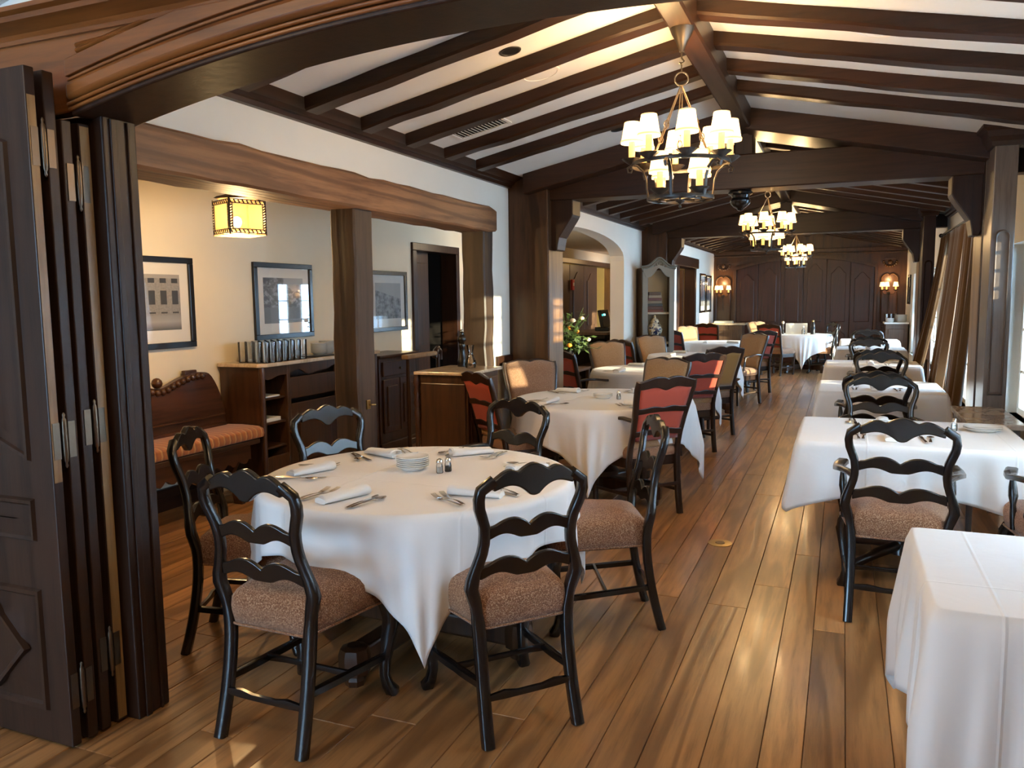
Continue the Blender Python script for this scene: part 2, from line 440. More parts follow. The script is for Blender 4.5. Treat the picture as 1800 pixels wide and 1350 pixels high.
# ---- floor: dark sub-floor with every oak plank a part of its own
fl = struct(MB().box(-6.2, 3.6, -3.2, 20, -.06, -.012).build('floor', M['darkvoid']))
rnd = random.Random(3)
x = -4.70; rows = []
while x < 1.42:
    wd = rnd.choice([.135, .15, .165, .18, .195]); rows.append((x, min(x + wd, 1.45))); x += wd
def plank(x0, x1, y0, y1):
    g = .0009; h = rnd.uniform(-.0006, .0006); c = .002
    m = MB(); b = 0
    q = [(x0 + g, y0 + g), (x1 - g, y0 + g), (x1 - g, y1 - g), (x0 + g, y1 - g)]
    i = [(x0 + g + c, y0 + g + c), (x1 - g - c, y0 + g + c), (x1 - g - c, y1 - g - c), (x0 + g + c, y1 - g - c)]
    m.v = [(*p, -.0115) for p in q] + [(*p, h - .003) for p in q] + [(*p, h) for p in i]
    m.f = [(8, 9, 10, 11)] + [(k, (k + 1) % 4, 4 + (k + 1) % 4, 4 + k) for k in range(4)] + [(4 + k, 4 + (k + 1) % 4, 8 + (k + 1) % 4, 8 + k) for k in range(4)]
    return m.build('plank', M['floor'], fl)
npl = 0
for (a, b) in rows:
    y = .4 - rnd.random() * 1.6
    while y < 19.55:
        L = rnd.uniform(2.0, 3.0) if y < 6 else rnd.uniform(4.2, 6.2)
        y1 = min(y + L, 19.6)
        if 19.6 - y1 < 1.2: y1 = 19.6
        plank(a, b, y, y1); npl += 1; y = y1
st = MB()
for a, b in ((1.45, 1.62), (1.62, 1.8)): st.box(a + .001, b - .001, .4, 2.3, -.0115, 0)
xx = -6.0
while xx < 3.4:
    if not (-4.7 <= xx < 1.45): st.box(xx + .001, xx + .179, -3, 1.9, -.0115, 0)
    else: st.box(xx + .001, xx + .179, -3, -1.25, -.0115, 0)
    xx += .18
o = st.build('plank_field', M['floor'], fl); o['kind'] = 'stuff'

# ---- left wall with three openings, chair rail, arch
wl = MB(); T0, T1_ = XL - .2, XL
wl.box(T0, T1_, 2.24, 6.43, 2.20, 2.86)
wl.box(T0, T1_, 6.43, 7.42, 0, 2.86)
A0, A1, AS, AC = 7.42, 11.04, 2.06, 2.37      # arch opening in the second bay
out = [(A0, 2.86), (A0, AS)]
for k in range(1, 20):
    t = k / 20; th = PI * (1 - t); out.append(((A0 + A1) / 2 + (A1 - A0) / 2 * math.cos(th), AS + (AC - AS) * math.sin(th) ** .8))
out += [(A1, AS), (A1, 2.86)]
wl.prism(out, 0, T0, T1_)
wl.box(T0, T1_, A1, 14.9, 0, 2.86); wl.box(T0, T1_, 14.9, 16.9, 2.2, 2.86); wl.box(T0, T1_, 16.9, 19.5, 0, 2.86)
struct(wl.build('wall_left', M['wall'], smooth=30))
t = sroot('trim_1')
MB().box(XL, XL + .03, 6.50, 6.84, .95, 1.04).build('chair_rail', M['darky'], t, bevel=.008)
MB().box(XL, XL + .02, 6.50, 6.84, 0, .14).build('skirting', M['darky'], t, bevel=.005)
# ---- rough oak lintel and posts of the opening to the hall
bm_ = MB()
n = 26
rr = random.Random(5)
rowsb = []
for k in range(n):
    y = 2.24 + (6.50 - 2.24) * k / (n - 1); j = lambda s=.006: rr.uniform(-s, s)
    x0, x1, z0, z1 = XL - .22, XL + .05, 2.125 + j(.004), 2.335 + j(.008)
    if k == n - 1: x1 -= .02; z1 -= .02; z0 += .01
    ch = .014
    rowsb.append([(x0, y, z0), (x1 - ch, y, z0 + j(.002)), (x1 + j(.003), y, z0 + ch), (x1 + j(.003), y, z1 - ch), (x1 - ch, y, z1), (x0, y, z1)])
b0 = bm_.quadgrid(rowsb, close_u=True); bm_.f.append(tuple(range(b0, b0 + 6))); bm_.f.append(tuple(range(b0 + (n - 1) * 6, b0 + n * 6)))
struct(bm_.build('trim_2', M['beam'], smooth=30))
def rough_post(name, x0, x1, y0, y1, z1, m, seed):
    r = random.Random(seed); mm = MB(); rw = []
    for k in range(14):
        z = z1 * k / 13; j = lambda: r.uniform(-.006, .006); c = .012
        a0, a1, c0, c1 = x0 + j(), x1 + j(), y0 + j(), y1 + j()
        rw.append([(a0 + c, c0, z), (a1 - c, c0, z), (a1, c0 + c, z), (a1, c1 - c, z), (a1 - c, c1, z), (a0 + c, c1, z), (a0, c1 - c, z), (a0, c0 + c, z)])
    b = mm.quadgrid(rw, close_u=True); mm.f.append(tuple(range(b, b + 8))); mm.f.append(tuple(range(b + 104, b + 112)))
    return mm.build(name, m, None, smooth=30)
p3 = struct(rough_post('trim_3', -3.03, -2.845, 4.31, 4.52, 2.13, M['post'], 1))
lt = MB().box(-2.845, -2.835, 4.385, 4.425, .845, .905); lt.tube([(-2.835, 4.405, .875), (-2.815, 4.405, .875), (-2.80, 4.43, .873)], .006, 6)
lt.build('latch', M['brass'], p3, bevel=.002)['label'] = 'small brass latch on the post'
struct(rough_post('trim_4', -3.05, -2.835, 6.26, 6.44, 2.13, M['post'], 2))
# ---- right wall with window openings
wr = MB(); ys = 2.24
W0, W1 = XR, XR + .3
ops = WIN
yy = 1.9
for a, b, z0, z1 in ops:
    wr.box(W0, W1, yy, a, 0, 2.86); wr.box(W0, W1, a, b, 0, z0); wr.box(W0, W1, a, b, z1, 2.86); yy = b
wr.box(W0, W1, yy, 19.7, 0, 2.86)
struct(wr.build('wall_right', M['wall']))
def window(nm, x, a, b, z0, z1, nx, nz, m=M['white_p']):
    root = sroot(nm)
    fr = MB(); f = .05; d0, d1 = x + .10, x + .15
    fr.box(d0, d1, a, b, z0, z0 + f).box(d0, d1, a, b, z1 - f, z1).box(d0, d1, a, a + f, z0 + f, z1 - f).box(d0, d1, b - f, b, z0 + f, z1 - f)
    fr.build('window_frame', m, root, bevel=.004)
    mu = MB()
    for k in range(1, nx):
        y = lerp(a, b, k / nx); mu.box(d0 + .01, d1 - .01, y - .011, y + .011, z0 + f, z1 - f)
    for k in range(1, nz):
        z = lerp(z0, z1, k / nz); mu.box(d0 + .012, d1 - .012, a + f, b - f, z - .011, z + .011)
    mu.build('muntin', m, root)
    MB().box(x - .03, x + .1, a - .02, b + .02, z0 - .03, z0).build('window_sill', m, root, bevel=.005)
    for i in range(nx):
        for k in range(nz):
            g = MB(); ya, yb = lerp(a, b, i / nx) + .006, lerp(a, b, (i + 1) / nx) - .006; za, zb = lerp(z0, z1, k / nz) + .006, lerp(z0, z1, (k + 1) / nz) - .006
            xm = (d0 + d1) / 2
            g.v = [(xm, ya, za), (xm, yb, za), (xm, yb, zb), (xm, ya, zb)]; g.f = [(0, 1, 2, 3)]
            g.build('pane', M['pane'], root)
    return root
for i, (a, b, z0, z1) in enumerate(WIN): window('window_%d' % (i + 1), XR, a, b, z0, z1, max(2, round((b - a) / .42)), 4)
# ---- hall beyond the left wall
wh = MB()
wh.box(XH - .2, XH, 2.05, 8.30, 0, 2.46); wh.box(XH - .2, XH, 8.30, 9.36, 2.14, 2.46); wh.box(XH - .2, XH, 9.36, 13.4, 0, 2.46)
wh.box(XH - .2, XH, 13.4, 17.1, 2.2, 2.46); wh.box(XH - .2, XH, 17.1, 19.7, 0, 2.46)
wh.box(XH, T0, 2.05, 2.24, 0, 2.46)
wh.box(-6.3, -6.2, 2.0, 19.8, 0, 2.6).box(-6.3, XH - .2, 2.0, 19.8, 2.46, 2.52).box(-6.2, XH - .2, 19.7, 19.8, 0, 2.5).box(-6.2, XH - .2, 2.0, 2.05, 0, 2.5).box(XH - .2, XL, 19.7, 19.8, 0, 2.6)
struct(wh.build('wall_hall', M['wallhall']))
struct(MB().box(XH - .2, T0, 2.05, 19.7, 2.46, 2.52).build('ceiling_hall', M['ceil']))
bb = MB().box(XH, XH + .025, 2.24, 5.0, 0, .16).box(XH, XH + .03, 2.24, 5.0, .10, .17)
bb.box(XH, XH + .025, 7.62, 8.22, 0, .16)
struct(bb.build('baseboard_left', M['darky'], bevel=.004))
# hall doors
def frame_rect(m, ax, d0, d1, a, b, z0, z1, wd):
    for q in ((a, b, z1 - wd, z1), (a, a + wd, z0, z1 - wd), (b - wd, b, z0, z1 - wd)):
        if ax == 0: m.box(d0, d1, q[0], q[1], q[2], q[3])
        else: m.box(q[0], q[1], d0, d1, q[2], q[3])
    return m
d1 = sroot('door_1')
frame_rect(MB(), 0, XH - .2, XH + .03, 8.22, 9.44, 0, 2.22, .09).build('door_frame', M['dark'], d1, bevel=.006)
MB().box(XH - .17, XH - .12, 8.31, 8.86, 0, 2.13).build('door_leaf', M['furn'], d1, bevel=.006)
for z0, z1 in ((.2, .85), (1.0, 2.0)):
    MB().box(XH - .12, XH - .105, 8.40, 8.77, z0, z1).build('panel', M['furn'], d1, bevel=.012)
MB().box(XH - .9, XH - .85, 8.2, 9.5, 0, 2.3).box(XH - .9, XH - .2, 9.36, 9.4, 0, 2.2).build('door_recess', M['darkvoid'], d1)
d2 = sroot('door_2')
frame_rect(MB(), 0, XH - .2, XH + .03, 13.32, 17.18, 0, 2.28, .09).build('door_frame', M['station'], d2, bevel=.006)
def arch_top_panel(x, y0, y1, z0, z1, th, ax=0):
    """raised panel with an ogee top, in the plane across ax"""
    n = 14; out = [(y0, z0), (y1, z0)]
    rise = min(.16, (y1 - y0) * .45)
    for k in range(n + 1):
        t = k / n; u = lerp(y1, y0, t); s = 1 - abs(2 * t - 1); out.append((u, z1 - rise + rise * (s * s * (3 - 2 * s))))
    return MB().prism(out, ax, x, x + th)
for k, (a, b) in enumerate(((13.42, 14.3), (14.32, 15.2), (15.22, 16.1))):
    MB().box(XH - .12, XH - .07, a, b, 0, 2.18).build('door_leaf', M['station'], d2, bevel=.006)
    arch_top_panel(XH - .07, a + .16, b - .16, 1.0, 2.05, .02).build('panel', M['station'], d2, bevel=.012)
    arch_top_panel(XH - .07, a + .16, b - .16, .2, .85, .02).build('panel', M['station'], d2, bevel=.012)
MB().box(XH - 1.2, XH - 1.1, 15.6, 17.8, 0, 2.5).build('back_room_wall', M['lamp_yellow'], d2)
# ---- ceiling
cl = MB()
def slope(xa, xb):
    ya, yb = 2.0, 19.7
    cl.prism([(xa, ceilz(xa)), (xb, ceilz(xb)), (xb, ceilz(xb) + .06), (xa, ceilz(xa) + .06)], 1, ya, yb)
slope(-3.1, -.78); slope(-.78, 1.6)
ceil = struct(cl.build('ceiling', M['ceil']))
RAFT = [2.60, 3.17, 3.72, 4.26, 4.79, 5.35, 5.89]
y = 7.62
while y < 11.9: RAFT.append(y); y += .535
y = 12.85
while y < 19.3: RAFT.append(y); y += .535
tr = sroot('trim_5')
rr = random.Random(11)
for y in RAFT:
    for xa, xb in ((-2.70, -.84), (-.72, 1.14)):
        m = MB(); N = 9 if y < 7 else 3; rw = []
        for k in range(N):
            x_ = lerp(xa, xb, k / (N - 1)); j = lambda s=.006: rr.uniform(-s, s) if y < 7 else 0
            zc = ceilz(x_) + .005; zb = ceilz(x_) - .075 + j(.005); c = .012; y0, y1 = y - .062 + j(), y + .062 + j()
            rw.append([(x_, y0, zc), (x_, y0 + j(.003), zb + c), (x_, y0 + c, zb), (x_, y1 - c, zb), (x_, y1, zb + c), (x_, y1, zc)])
        b = m.quadgrid(rw, close_u=True); m.f.append(tuple(range(b, b + 6))); m.f.append(tuple(range(b + (N - 1) * 6, b + N * 6)))
        m.build('rafter', M['darkx'], tr, smooth=30)
rb = MB(); rw = []
for k in range(40):
    y = lerp(2.2, 19.5, k / 39); j = lambda s=.004: rr.uniform(-s, s); c = .012
    rw.append([(-.845 + j(), y, 3.12), (-.845 + j(), y, 2.88 + c + j()), (-.833, y, 2.88 + j(.002)), (-.727, y, 2.88 + j(.002)), (-.715 + j(), y, 2.88 + c + j()), (-.715 + j(), y, 3.12)])
b = rb.quadgrid(rw, close_u=True); rb.f.append(tuple(range(b, b + 6))); rb.f.append(tuple(range(b + 39 * 6, b + 40 * 6)))
rb.build('ridge_beam', M['darky'], tr, smooth=30)
# cornices (moulded), bay by bay
t = sroot('trim_6')
prof = [(0, 2.55), (.035, 2.55), (.04, 2.575), (.06, 2.58), (.075, 2.60), (.12, 2.62), (.15, 2.645), (.165, 2.65), (.17, 2.675), (.20, 2.68), (.205, 2.70), (.205, 2.76), (0, 2.76)]
for ya, yb in ((2.22, 6.86), (7.25, 12.12), (12.5, 19.5)):
    MB().prism([(XL + p, z) for p, z in prof], 1, ya, yb).build('cornice', M['darky'], t, smooth=25)
    MB().prism([(XR - p, z) for p, z in prof], 1, ya, yb).build('cornice', M['darky'], t, smooth=25)
# ---- timber trusses on wall columns
def truss(nm, Y, pend=False):
    r = sroot(nm)
    MB().box(XL - .02, -2.47, Y, Y + .43, 0, 2.72).build('wall_column', M['column'], r, bevel=.008)
    MB().box(.94, 1.10, Y, Y + .43, 0, 2.72).box(1.10, XR + .02, Y + .26, Y + .43, 2.45, 2.72).build('wall_column', M['dark'], r, bevel=.008)
    MB().box(-2.47, -2.466, Y + .02, Y + .41, .02, 1.985).build('side_face', M['sidegold'], r)['label'] = 'lighter golden side of the column'  # thin sheet on the aisle face, lighter and more golden than the column
    MB().box(.936, .94, Y + .02, Y + .41, .02, 1.985).build('side_face', M['sidegold'], r)['label'] = 'lighter golden side of the column'
    MB().box(.945, 1.088, Y - .34, Y, 0, 2.62).build('pilaster', M['greywood'] if nm == 'trim_7' else M['dark'], r, bevel=.006)
    pm = M['greywood'] if nm == 'trim_7' else M['dark']
    yy = Y - .34
    for z0, z1, rd in ((.12, .70, 0), (.83, 1.98, 1)):
        x0, x1 = .972, 1.062
        out = [(x0, z0), (x1, z0), (x1, z1 - .03 * rd)]
        if rd: out += [(x1 - .045 * (1 - math.cos(a * PI / 8)), z1 - .03 + .04 * math.sin(a * PI / 8)) for a in range(1, 8)]
        out += [(x0, z1 - .03 * rd)]
        ins = [(lerp(1.017, q[0], .72), lerp((z0 + z1) / 2, q[1], .965)) for q in out]
        m = MB(); nn = len(out)
        m.v = [(q[0], yy - .001, q[1]) for q in out] + [(q[0], yy - .016, q[1]) for q in [(lerp(1.017, p[0], .9), lerp((z0 + z1) / 2, p[1], .985)) for p in out]] + [(q[0], yy - .002, q[1]) for q in ins]
        for k in range(nn):
            k2 = (k + 1) % nn; m.f += [(k, k2, nn + k2, nn + k), (nn + k, nn + k2, 2 * nn + k2, 2 * nn + k)]
        m.f.append(tuple(range(2 * nn, 3 * nn)))
        m.build('pilaster_panel', pm, r, smooth=30)
    cap = [(0, 2.56), (.02, 2.56), (.03, 2.59), (.055, 2.62), (.06, 2.66), (.09, 2.68), (.09, 2.74), (0, 2.74)]
    m = MB(); rw = [[(.945 - p, Y - .34 - p, z), (1.088 + p, Y - .34 - p, z), (1.088 + p, Y, z), (.945 - p, Y, z)] for p, z in cap[:-1]]
    b = m.quadgrid(rw, close_u=True); m.f.append((b, b + 1, b + 2, b + 3)); e = b + (len(rw) - 1) * 4; m.f.append((e, e + 1, e + 2, e + 3))
    m.build('capital', M['dark'], r)
    MB().box(-2.48, .95, Y + .07, Y + .36, 2.43, 2.71).build('tie_beam', M['darkx'], r, bevel=.01)
    MB().box(-.865, -.715, Y + .12, Y + .31, 2.71, 2.92).build('king_post', M['dark'], r, bevel=.008)
    for xa, xb in ((-2.66, -.80), (-.76, 1.10)):
        MB().prism([(xa, ceilz(xa) - .17), (xb, ceilz(xb) - .17), (xb, ceilz(xb) + .01), (xa, ceilz(xa) + .01)], 1, Y - .12, Y + .40).build('principal_rafter', M['darkx'], r, bevel=.008)
    for sgn, xw in ((1, -2.475), (-1, .945)):
        out = [(0, 2.44), (.21, 2.44), (.21, 2.30)]
        for k in range(1, 9):
            a = k / 8; out.append((.21 - .13 * (a ** 1.3) - .01 * math.sin(a * PI), 2.30 - .20 * a + .0))
        out += [(.066, 2.03), (.06, 1.985), (.015, 1.985), (0, 2.02)]
        MB().prism([(xw + sgn * p, z) for p, z in out], 1, Y + .10, Y + .33).build('bracket', M['dark'], r, bevel=.008)
    if pend:
        MB().lathe([(.085, 0), (.10, -.015), (.10, -.03), (.078, -.04), (.07, -.06), (.085, -.085), (.08, -.11), (.05, -.14), (.03, -.15), (.02, -.165), (.0, -.17)][::-1], (-.82, Y + .2, 2.432), 16).build('turned_pendant', M['black'], r, smooth=40)
    return r
truss('trim_7', 6.84, True); truss('trim_8', 12.1)
# ---- folding-door archway between the two rooms
YA = 2.24
def archz(x):
    u = (x + .82) / 1.62; u = max(-1, min(1, u)); return 2.18 + .165 * (1 - abs(u) ** 2.1)
ar = sroot('trim_9')
xs = [lerp(-2.43, 1.0, k / 44) for k in range(45)]
def arch_band(name, z_lo, z_hi, y0, y1, m, bev=.006, xx=xs):
    mb = MB(); rw = [[(x, y0, z_lo(x)), (x, y1, z_lo(x)), (x, y1, z_hi(x)), (x, y0, z_hi(x))] for x in xx]
    b = mb.quadgrid(rw, close_u=True); mb.f.append((b, b + 1, b + 2, b + 3)); e = b + (len(rw) - 1) * 4; mb.f.append((e, e + 1, e + 2, e + 3))
    return mb.build(name, m, ar, bevel=bev, smooth=30)
arch_band('soffit', lambda x: archz(x), lambda x: archz(x) + .05, 2.0, YA, M['dark'])
xw = [lerp(-3.4, 1.6, k / 50) for k in range(51)]
def az(x): return archz(x) if x > -2.43 else archz(-2.43)
arch_band('casing_board', lambda x: az(x) + .012, lambda x: 2.50, 2.0, 2.06, M['casing'], xx=xw)
for dz, h, y0, bv in ((.014, .012, 1.988, .004), (.029, .012, 1.982, .005), (.046, .060, 1.976, .016), (.111, .010, 1.99, .004), (.125, .056, 1.984, .014)):
    arch_band('arch_moulding', lambda x, d=dz: min(archz(x) + d, 2.455), lambda x, d=dz, hh=h: min(archz(x) + d + hh, 2.46), y0, 2.01, M['casing'], bv)
cp = [(0, 2.44), (.012, 2.44), (.018, 2.452), (.01, 2.456), (.02, 2.468), (.05, 2.482), (.075, 2.49), (.08, 2.505), (.06, 2.508), (.085, 2.52), (.085, 2.535), (0, 2.535)]
MB().prism([(2.0 - p, z) for p, z in cp], 0, -3.6, 1.7).build('head_moulding', M['casing'], ar, smooth=25)
# spandrel panel outline in the left corner
sp = MB()
sp.tube([(-2.38, 1.998, 2.405), (-2.1, 1.998, 2.42), (-1.95, 1.998, 2.435)], (.009, .012), 6, up=(0, 0, 1))
sp.tube([(x, 1.998, archz(x) + .195) for k, x in enumerate([-2.38, -2.25, -2.1, -1.95])], (.009, .012), 6, up=(0, 0, 1))
sp.build('spandrel_moulding', M['casing'], ar, smooth=60)
MB().box(-2.95, -2.38, 2.075, 2.22, 0, 2.20).build('jamb_post', M['leaf'], ar, bevel=.006)
jm = MB()
for x0, y0, y1 in ((-2.38, 2.105, 2.13), (-2.38, 2.175, 2.185)): jm.box(x0, x0 + .008, y0, y1, 0, 2.19)
jm.build('jamb_moulding', M['leaf'], ar, bevel=.003)
MB().box(1.0, 1.35, 2.0, YA, 0, 2.3).build('jamb_post', M['leaf'], ar, bevel=.006)
pw = MB().box(-5.0, -2.93, 2.07, 2.22, 0, 2.52).box(1.3, 3.5, 2.05, 2.22, 0, 3.1).box(-6.2, 3.5, 2.06, 2.22, 2.49, 3.12)
struct(pw.build('wall_front', M['wallwhite']))
# folded leaves of the bifold door, stacked against the wall
LW = .62; XE = -2.43
def leaf(nm, y0, y1, top, front):
    r = sroot(nm)
    MB().box(XE - LW, XE, y0, y1, .012, top).build('door_leaf', M['leaf'], r, bevel=.004)
    if front:
        yf = y0
        def inset(outl, dep=.012, wd=.022, col=M['leaf']):
            cx = sum(p[0] for p in outl) / len(outl); cz = sum(p[1] for p in outl) / len(outl); m = MB(); n = len(outl)
            def shr(p, d):
                dx, dz = p[0] - cx, p[1] - cz; return (cx + dx - math.copysign(min(d, abs(dx)), dx), cz + dz - math.copysign(min(d, abs(dz)), dz))
            for d, yy in ((0, yf), (.006, yf - dep), (wd, yf - dep * .8), (wd + .008, yf - .0005), (wd + .06, yf - .002), (wd + .085, yf - .010)):
                m.v += [(q[0], yy, q[1]) for q in (shr(p, d) for p in outl)]
            for s_ in range(5):
                for k in range(n): m.f.append((s_ * n + k, s_ * n + (k + 1) % n, (s_ + 1) * n + (k + 1) % n, (s_ + 1) * n + k))
            m.f.append(tuple(range(5 * n, 6 * n))); return m
        xa, xb = XE - LW + .1, XE - .10
        top_o = [(xa, 1.06), (lerp(xa, xb, .5), 1.12), (xb, 1.02), (xb, 2.10), (lerp(xa, xb, .7), 2.17), (xa, 2.20)]
        top_o = [(xa, 1.13), (lerp(xa, xb, .35), 1.12), (lerp(xa, xb, .7), 1.07), (xb, 1.02), (xb, 2.08), (lerp(xa, xb, .7), 2.13), (lerp(xa, xb, .35), 2.18), (xa, 2.19)]
        inset(top_o).build('panel', M['leaf'], r, smooth=25)
        inset([(xa, .74), (xb, .74), (xb, .89), (xa, .89)], wd=.018).build('panel', M['leaf'], r, smooth=25)
        inset([(xa, .13), (xb, .13), (xb, .57), (xa, .57)]).build('panel', M['leaf'], r, smooth=25)
        cx = (xa + xb) / 2 - .03; m = MB()
        z0 = .35
        for d, yy in ((1, yf - .006), (.97, yf - .026), (.86, yf - .024), (.82, yf - .020)):
            m.v += [(cx + .17 * d, yy, z0), (cx, yy, z0 + .17 * d), (cx - .17 * d, yy, z0), (cx, yy, z0 - .17 * d)]
        for s_ in range(3):
            for k in range(4): m.f.append((s_ * 4 + k, s_ * 4 + (k + 1) % 4, s_ * 4 + 4 + (k + 1) % 4, s_ * 4 + 4 + k))
        m.f.append((12, 13, 14, 15)); m.build('lozenge', M['leaf'], r)
    return r
def hinge(par, y, z):
    m = MB(); m.lathe([(.002, -.095), (.006, -.088), (.004, -.078), (.0085, -.07), (.0095, -.05), (.0105, 0), (.0095, .05), (.0085, .07), (.004, .078), (.006, .088), (.002, .095)], (XE + .004, y, z), 10)
    m.box(XE - .001, XE + .003, y - .042, y - .016, z - .062, z + .062); m.box(XE - .001, XE + .003, y + .016, y + .042, z - .062, z + .062)
    m.build('hinge', M['bronze'], par, smooth=40)
L1 = leaf('door_3', 1.836, 1.872, 2.31, True); L2 = leaf('door_4', 1.900, 1.940, 2.31, False)
L3 = leaf('door_5', 1.956, 1.995, 2.165, False); L4 = leaf('door_6', 2.022, 2.066, 2.165, False)
MB().box(XE - .0005, XE + .0012, 2.026, 2.062, .02, 2.155).build('edge_strip', M['edge'], L4)['label'] = 'worn golden edge of the leaf'
MB().box(XE - .0005, XE + .0012, 1.840, 1.868, .95, 2.22).build('edge_strip', M['edge'], L1)['label'] = 'worn golden edge of the leaf'
for z in (2.06, 1.09, .21):
    hinge(L2, 1.886, z)
for z in (1.96, 1.12, .29): hinge(L4, 2.009, z)
# ---- far wall: panelled, with a six-leaf arched folding door
fw = struct(MB().box(XL - .2, XR + .3, YF, YF + .15, 0, 3.1).build('wall_far', M['farwood']))
CX = -.84
def far_arch(x):
    u = (x - CX) / 1.5; return 2.15 + .24 * max(0, 1 - abs(u) ** 2)
d7 = sroot('door_7')
lw = 2.96 / 6
for k in range(6):
    a = CX - 1.48 + k * lw; b = a + lw; n = 6
    out = [(a + .006, .02), (b - .006, .02)] + [(lerp(b - .006, a + .006, i / n), far_arch(lerp(b, a, i / n))) for i in range(n + 1)]
    MB().prism(out, 1, YF - .05, YF - .0).build('door_leaf', M['fardoor'], d7, bevel=.006)
    zt = min(far_arch(a), far_arch(b)) - .10
    m = arch_top_panel(0, a + .09, b - .09, .95, zt, .02, 1); m.v = [(v[0], YF - .07 + v[1] * 1, v[2]) for v in m.v]; m.build('panel', M['fardoor'], d7, bevel=.012)
    m = arch_top_panel(0, a + .09, b - .09, .18, .82, .02, 1); m.v = [(v[0], YF - .07 + v[1], v[2]) for v in m.v]; m.build('panel', M['fardoor'], d7, bevel=.012)
t = sroot('trim_10')
n = 30; m = MB(); rw = []
for k in range(n + 1):
    x = lerp(CX - 1.53, CX + 1.53, k / n); z = far_arch(x); rw.append([(x, YF - .08, z + .0), (x, YF, z), (x, YF, z + .06), (x, YF - .08, z + .06)])
m.quadgrid(rw, close_u=True); m.build('door_arch', M['farwood'], t, smooth=30)
for s_ in (-1, 1): MB().box(CX + s_ * 1.51 - .03, CX + s_ * 1.51 + .03, YF - .08, YF, 0, 2.16).build('door_jamb', M['farwood'], t, bevel=.006)
MB().box(XL, XR, YF - .07, YF, 2.52, 2.60).box(XL, XR, YF - .04, YF, 2.46, 2.50).build('frieze_rail', M['farwood'], t, bevel=.01)
for xc in (-2.62, .94):
    m = MB(); n_ = 12
    for (x0, x1, z0, z1) in ((xc - .16, xc + .16, .95, 2.02),):
        top = [(lerp(x0, x1, i / n_), z1 - .10 + .10 * (math.sin(PI * i / n_) ** .6) - .05 * math.exp(-((i / n_ - .5) / .08) ** 2)) for i in range(n_ + 1)]
        path = [(x0, YF - .02, z0)] + [(x, YF - .02, z) for x, z in top] + [(x1, YF - .02, z0), (x0, YF - .02, z0)]
        m.tube(path, (.018, .02), 6)
    m.build('wall_panel_moulding', M['farwood'], t, smooth=60)
    m = MB()
    m.tube([(xc - .14, YF - .02, .86), (xc + .14, YF - .02, .86), (xc + .14, YF - .02, .25), (xc - .14, YF - .02, .25), (xc - .14, YF - .02, .86)], (.016, .02), 6)
    m.build('wall_panel_moulding', M['farwood'], t, smooth=60)
    # carved cartouche
    m = MB()
    for k in range(9):
        a = PI * k / 8; m.sphere((xc + .13 * math.cos(a), YF - .015, 2.27 - .10 * math.sin(a)), .03, 8, 5)
    m.sphere((xc, YF - .02, 2.26), .05, 8, 5); m.box(xc - .11, xc + .11, YF - .04, YF, 2.33, 2.355)
    m.build('carved_cartouche', M['farwood'], t, smooth=60)
m = MB()
for s_ in (-1, 1):
    for k in range(6): m.box(CX + s_ * (.2 + k * .05) - .016, CX + s_ * (.2 + k * .05) + .016, YF - .04, YF, 2.40, 2.455) if False else m.box(CX + s_ * (.55 + k * .045) - .012, CX + s_ * (.55 + k * .045) + .012, YF - .03, YF, 2.40, 2.45)
m.sphere((CX, YF - .02, 2.50), .05, 10, 6); m.build('fluted_carving', M['farwood'], t, smooth=40)
# ---- opening of the third bay: beam, post, dark door
t = sroot('trim_11')
MB().box(XL - .22, XL + .05, 14.1, 17.08, 2.13, 2.33).build('lintel', M['darky'], t, bevel=.01)
MB().box(XL - .2, XL + .02, 14.9, 15.1, 0, 2.13).box(XL - .2, XL + .02, 16.8, 16.95, 0, 2.13).build('door_jamb', M['dark'], t, bevel=.006)
MB().box(XL - .75, XL - .22, 16.75, 16.82, 0, 2.1).build('door_leaf', M['furn'], t, bevel=.006)
# ---- near room behind the camera
nr = MB()
nr.box(-6.3, -6.1, -3.3, 2.07, 0, 3.1)
a, b, z0, z1 = NWIN
nr.box(3.4, 3.6, -3.4, 2.2, 0, 3.1)
nr.box(-6.1, a, -3.4, -3.2, 0, 3.1).box(b, 3.4, -3.4, -3.2, 0, 3.1).box(a, b, -3.4, -3.2, 0, z0).box(a, b, -3.4, -3.2, z1, 3.1)
struct(nr.build('wall_back', M['wallwhite']))
wn = window('window_9', 0, a, b, z0, z1, 8, 4); wn.rotation_euler = (0, 0, -PI / 2); wn.location = (0, -3.2, 0); wn.scale = (1, 1, 1)
struct(MB().box(-6.3, 3.6, -3.4, 2.1, 3.1, 3.16).build('ceiling_near', M['ceil']))
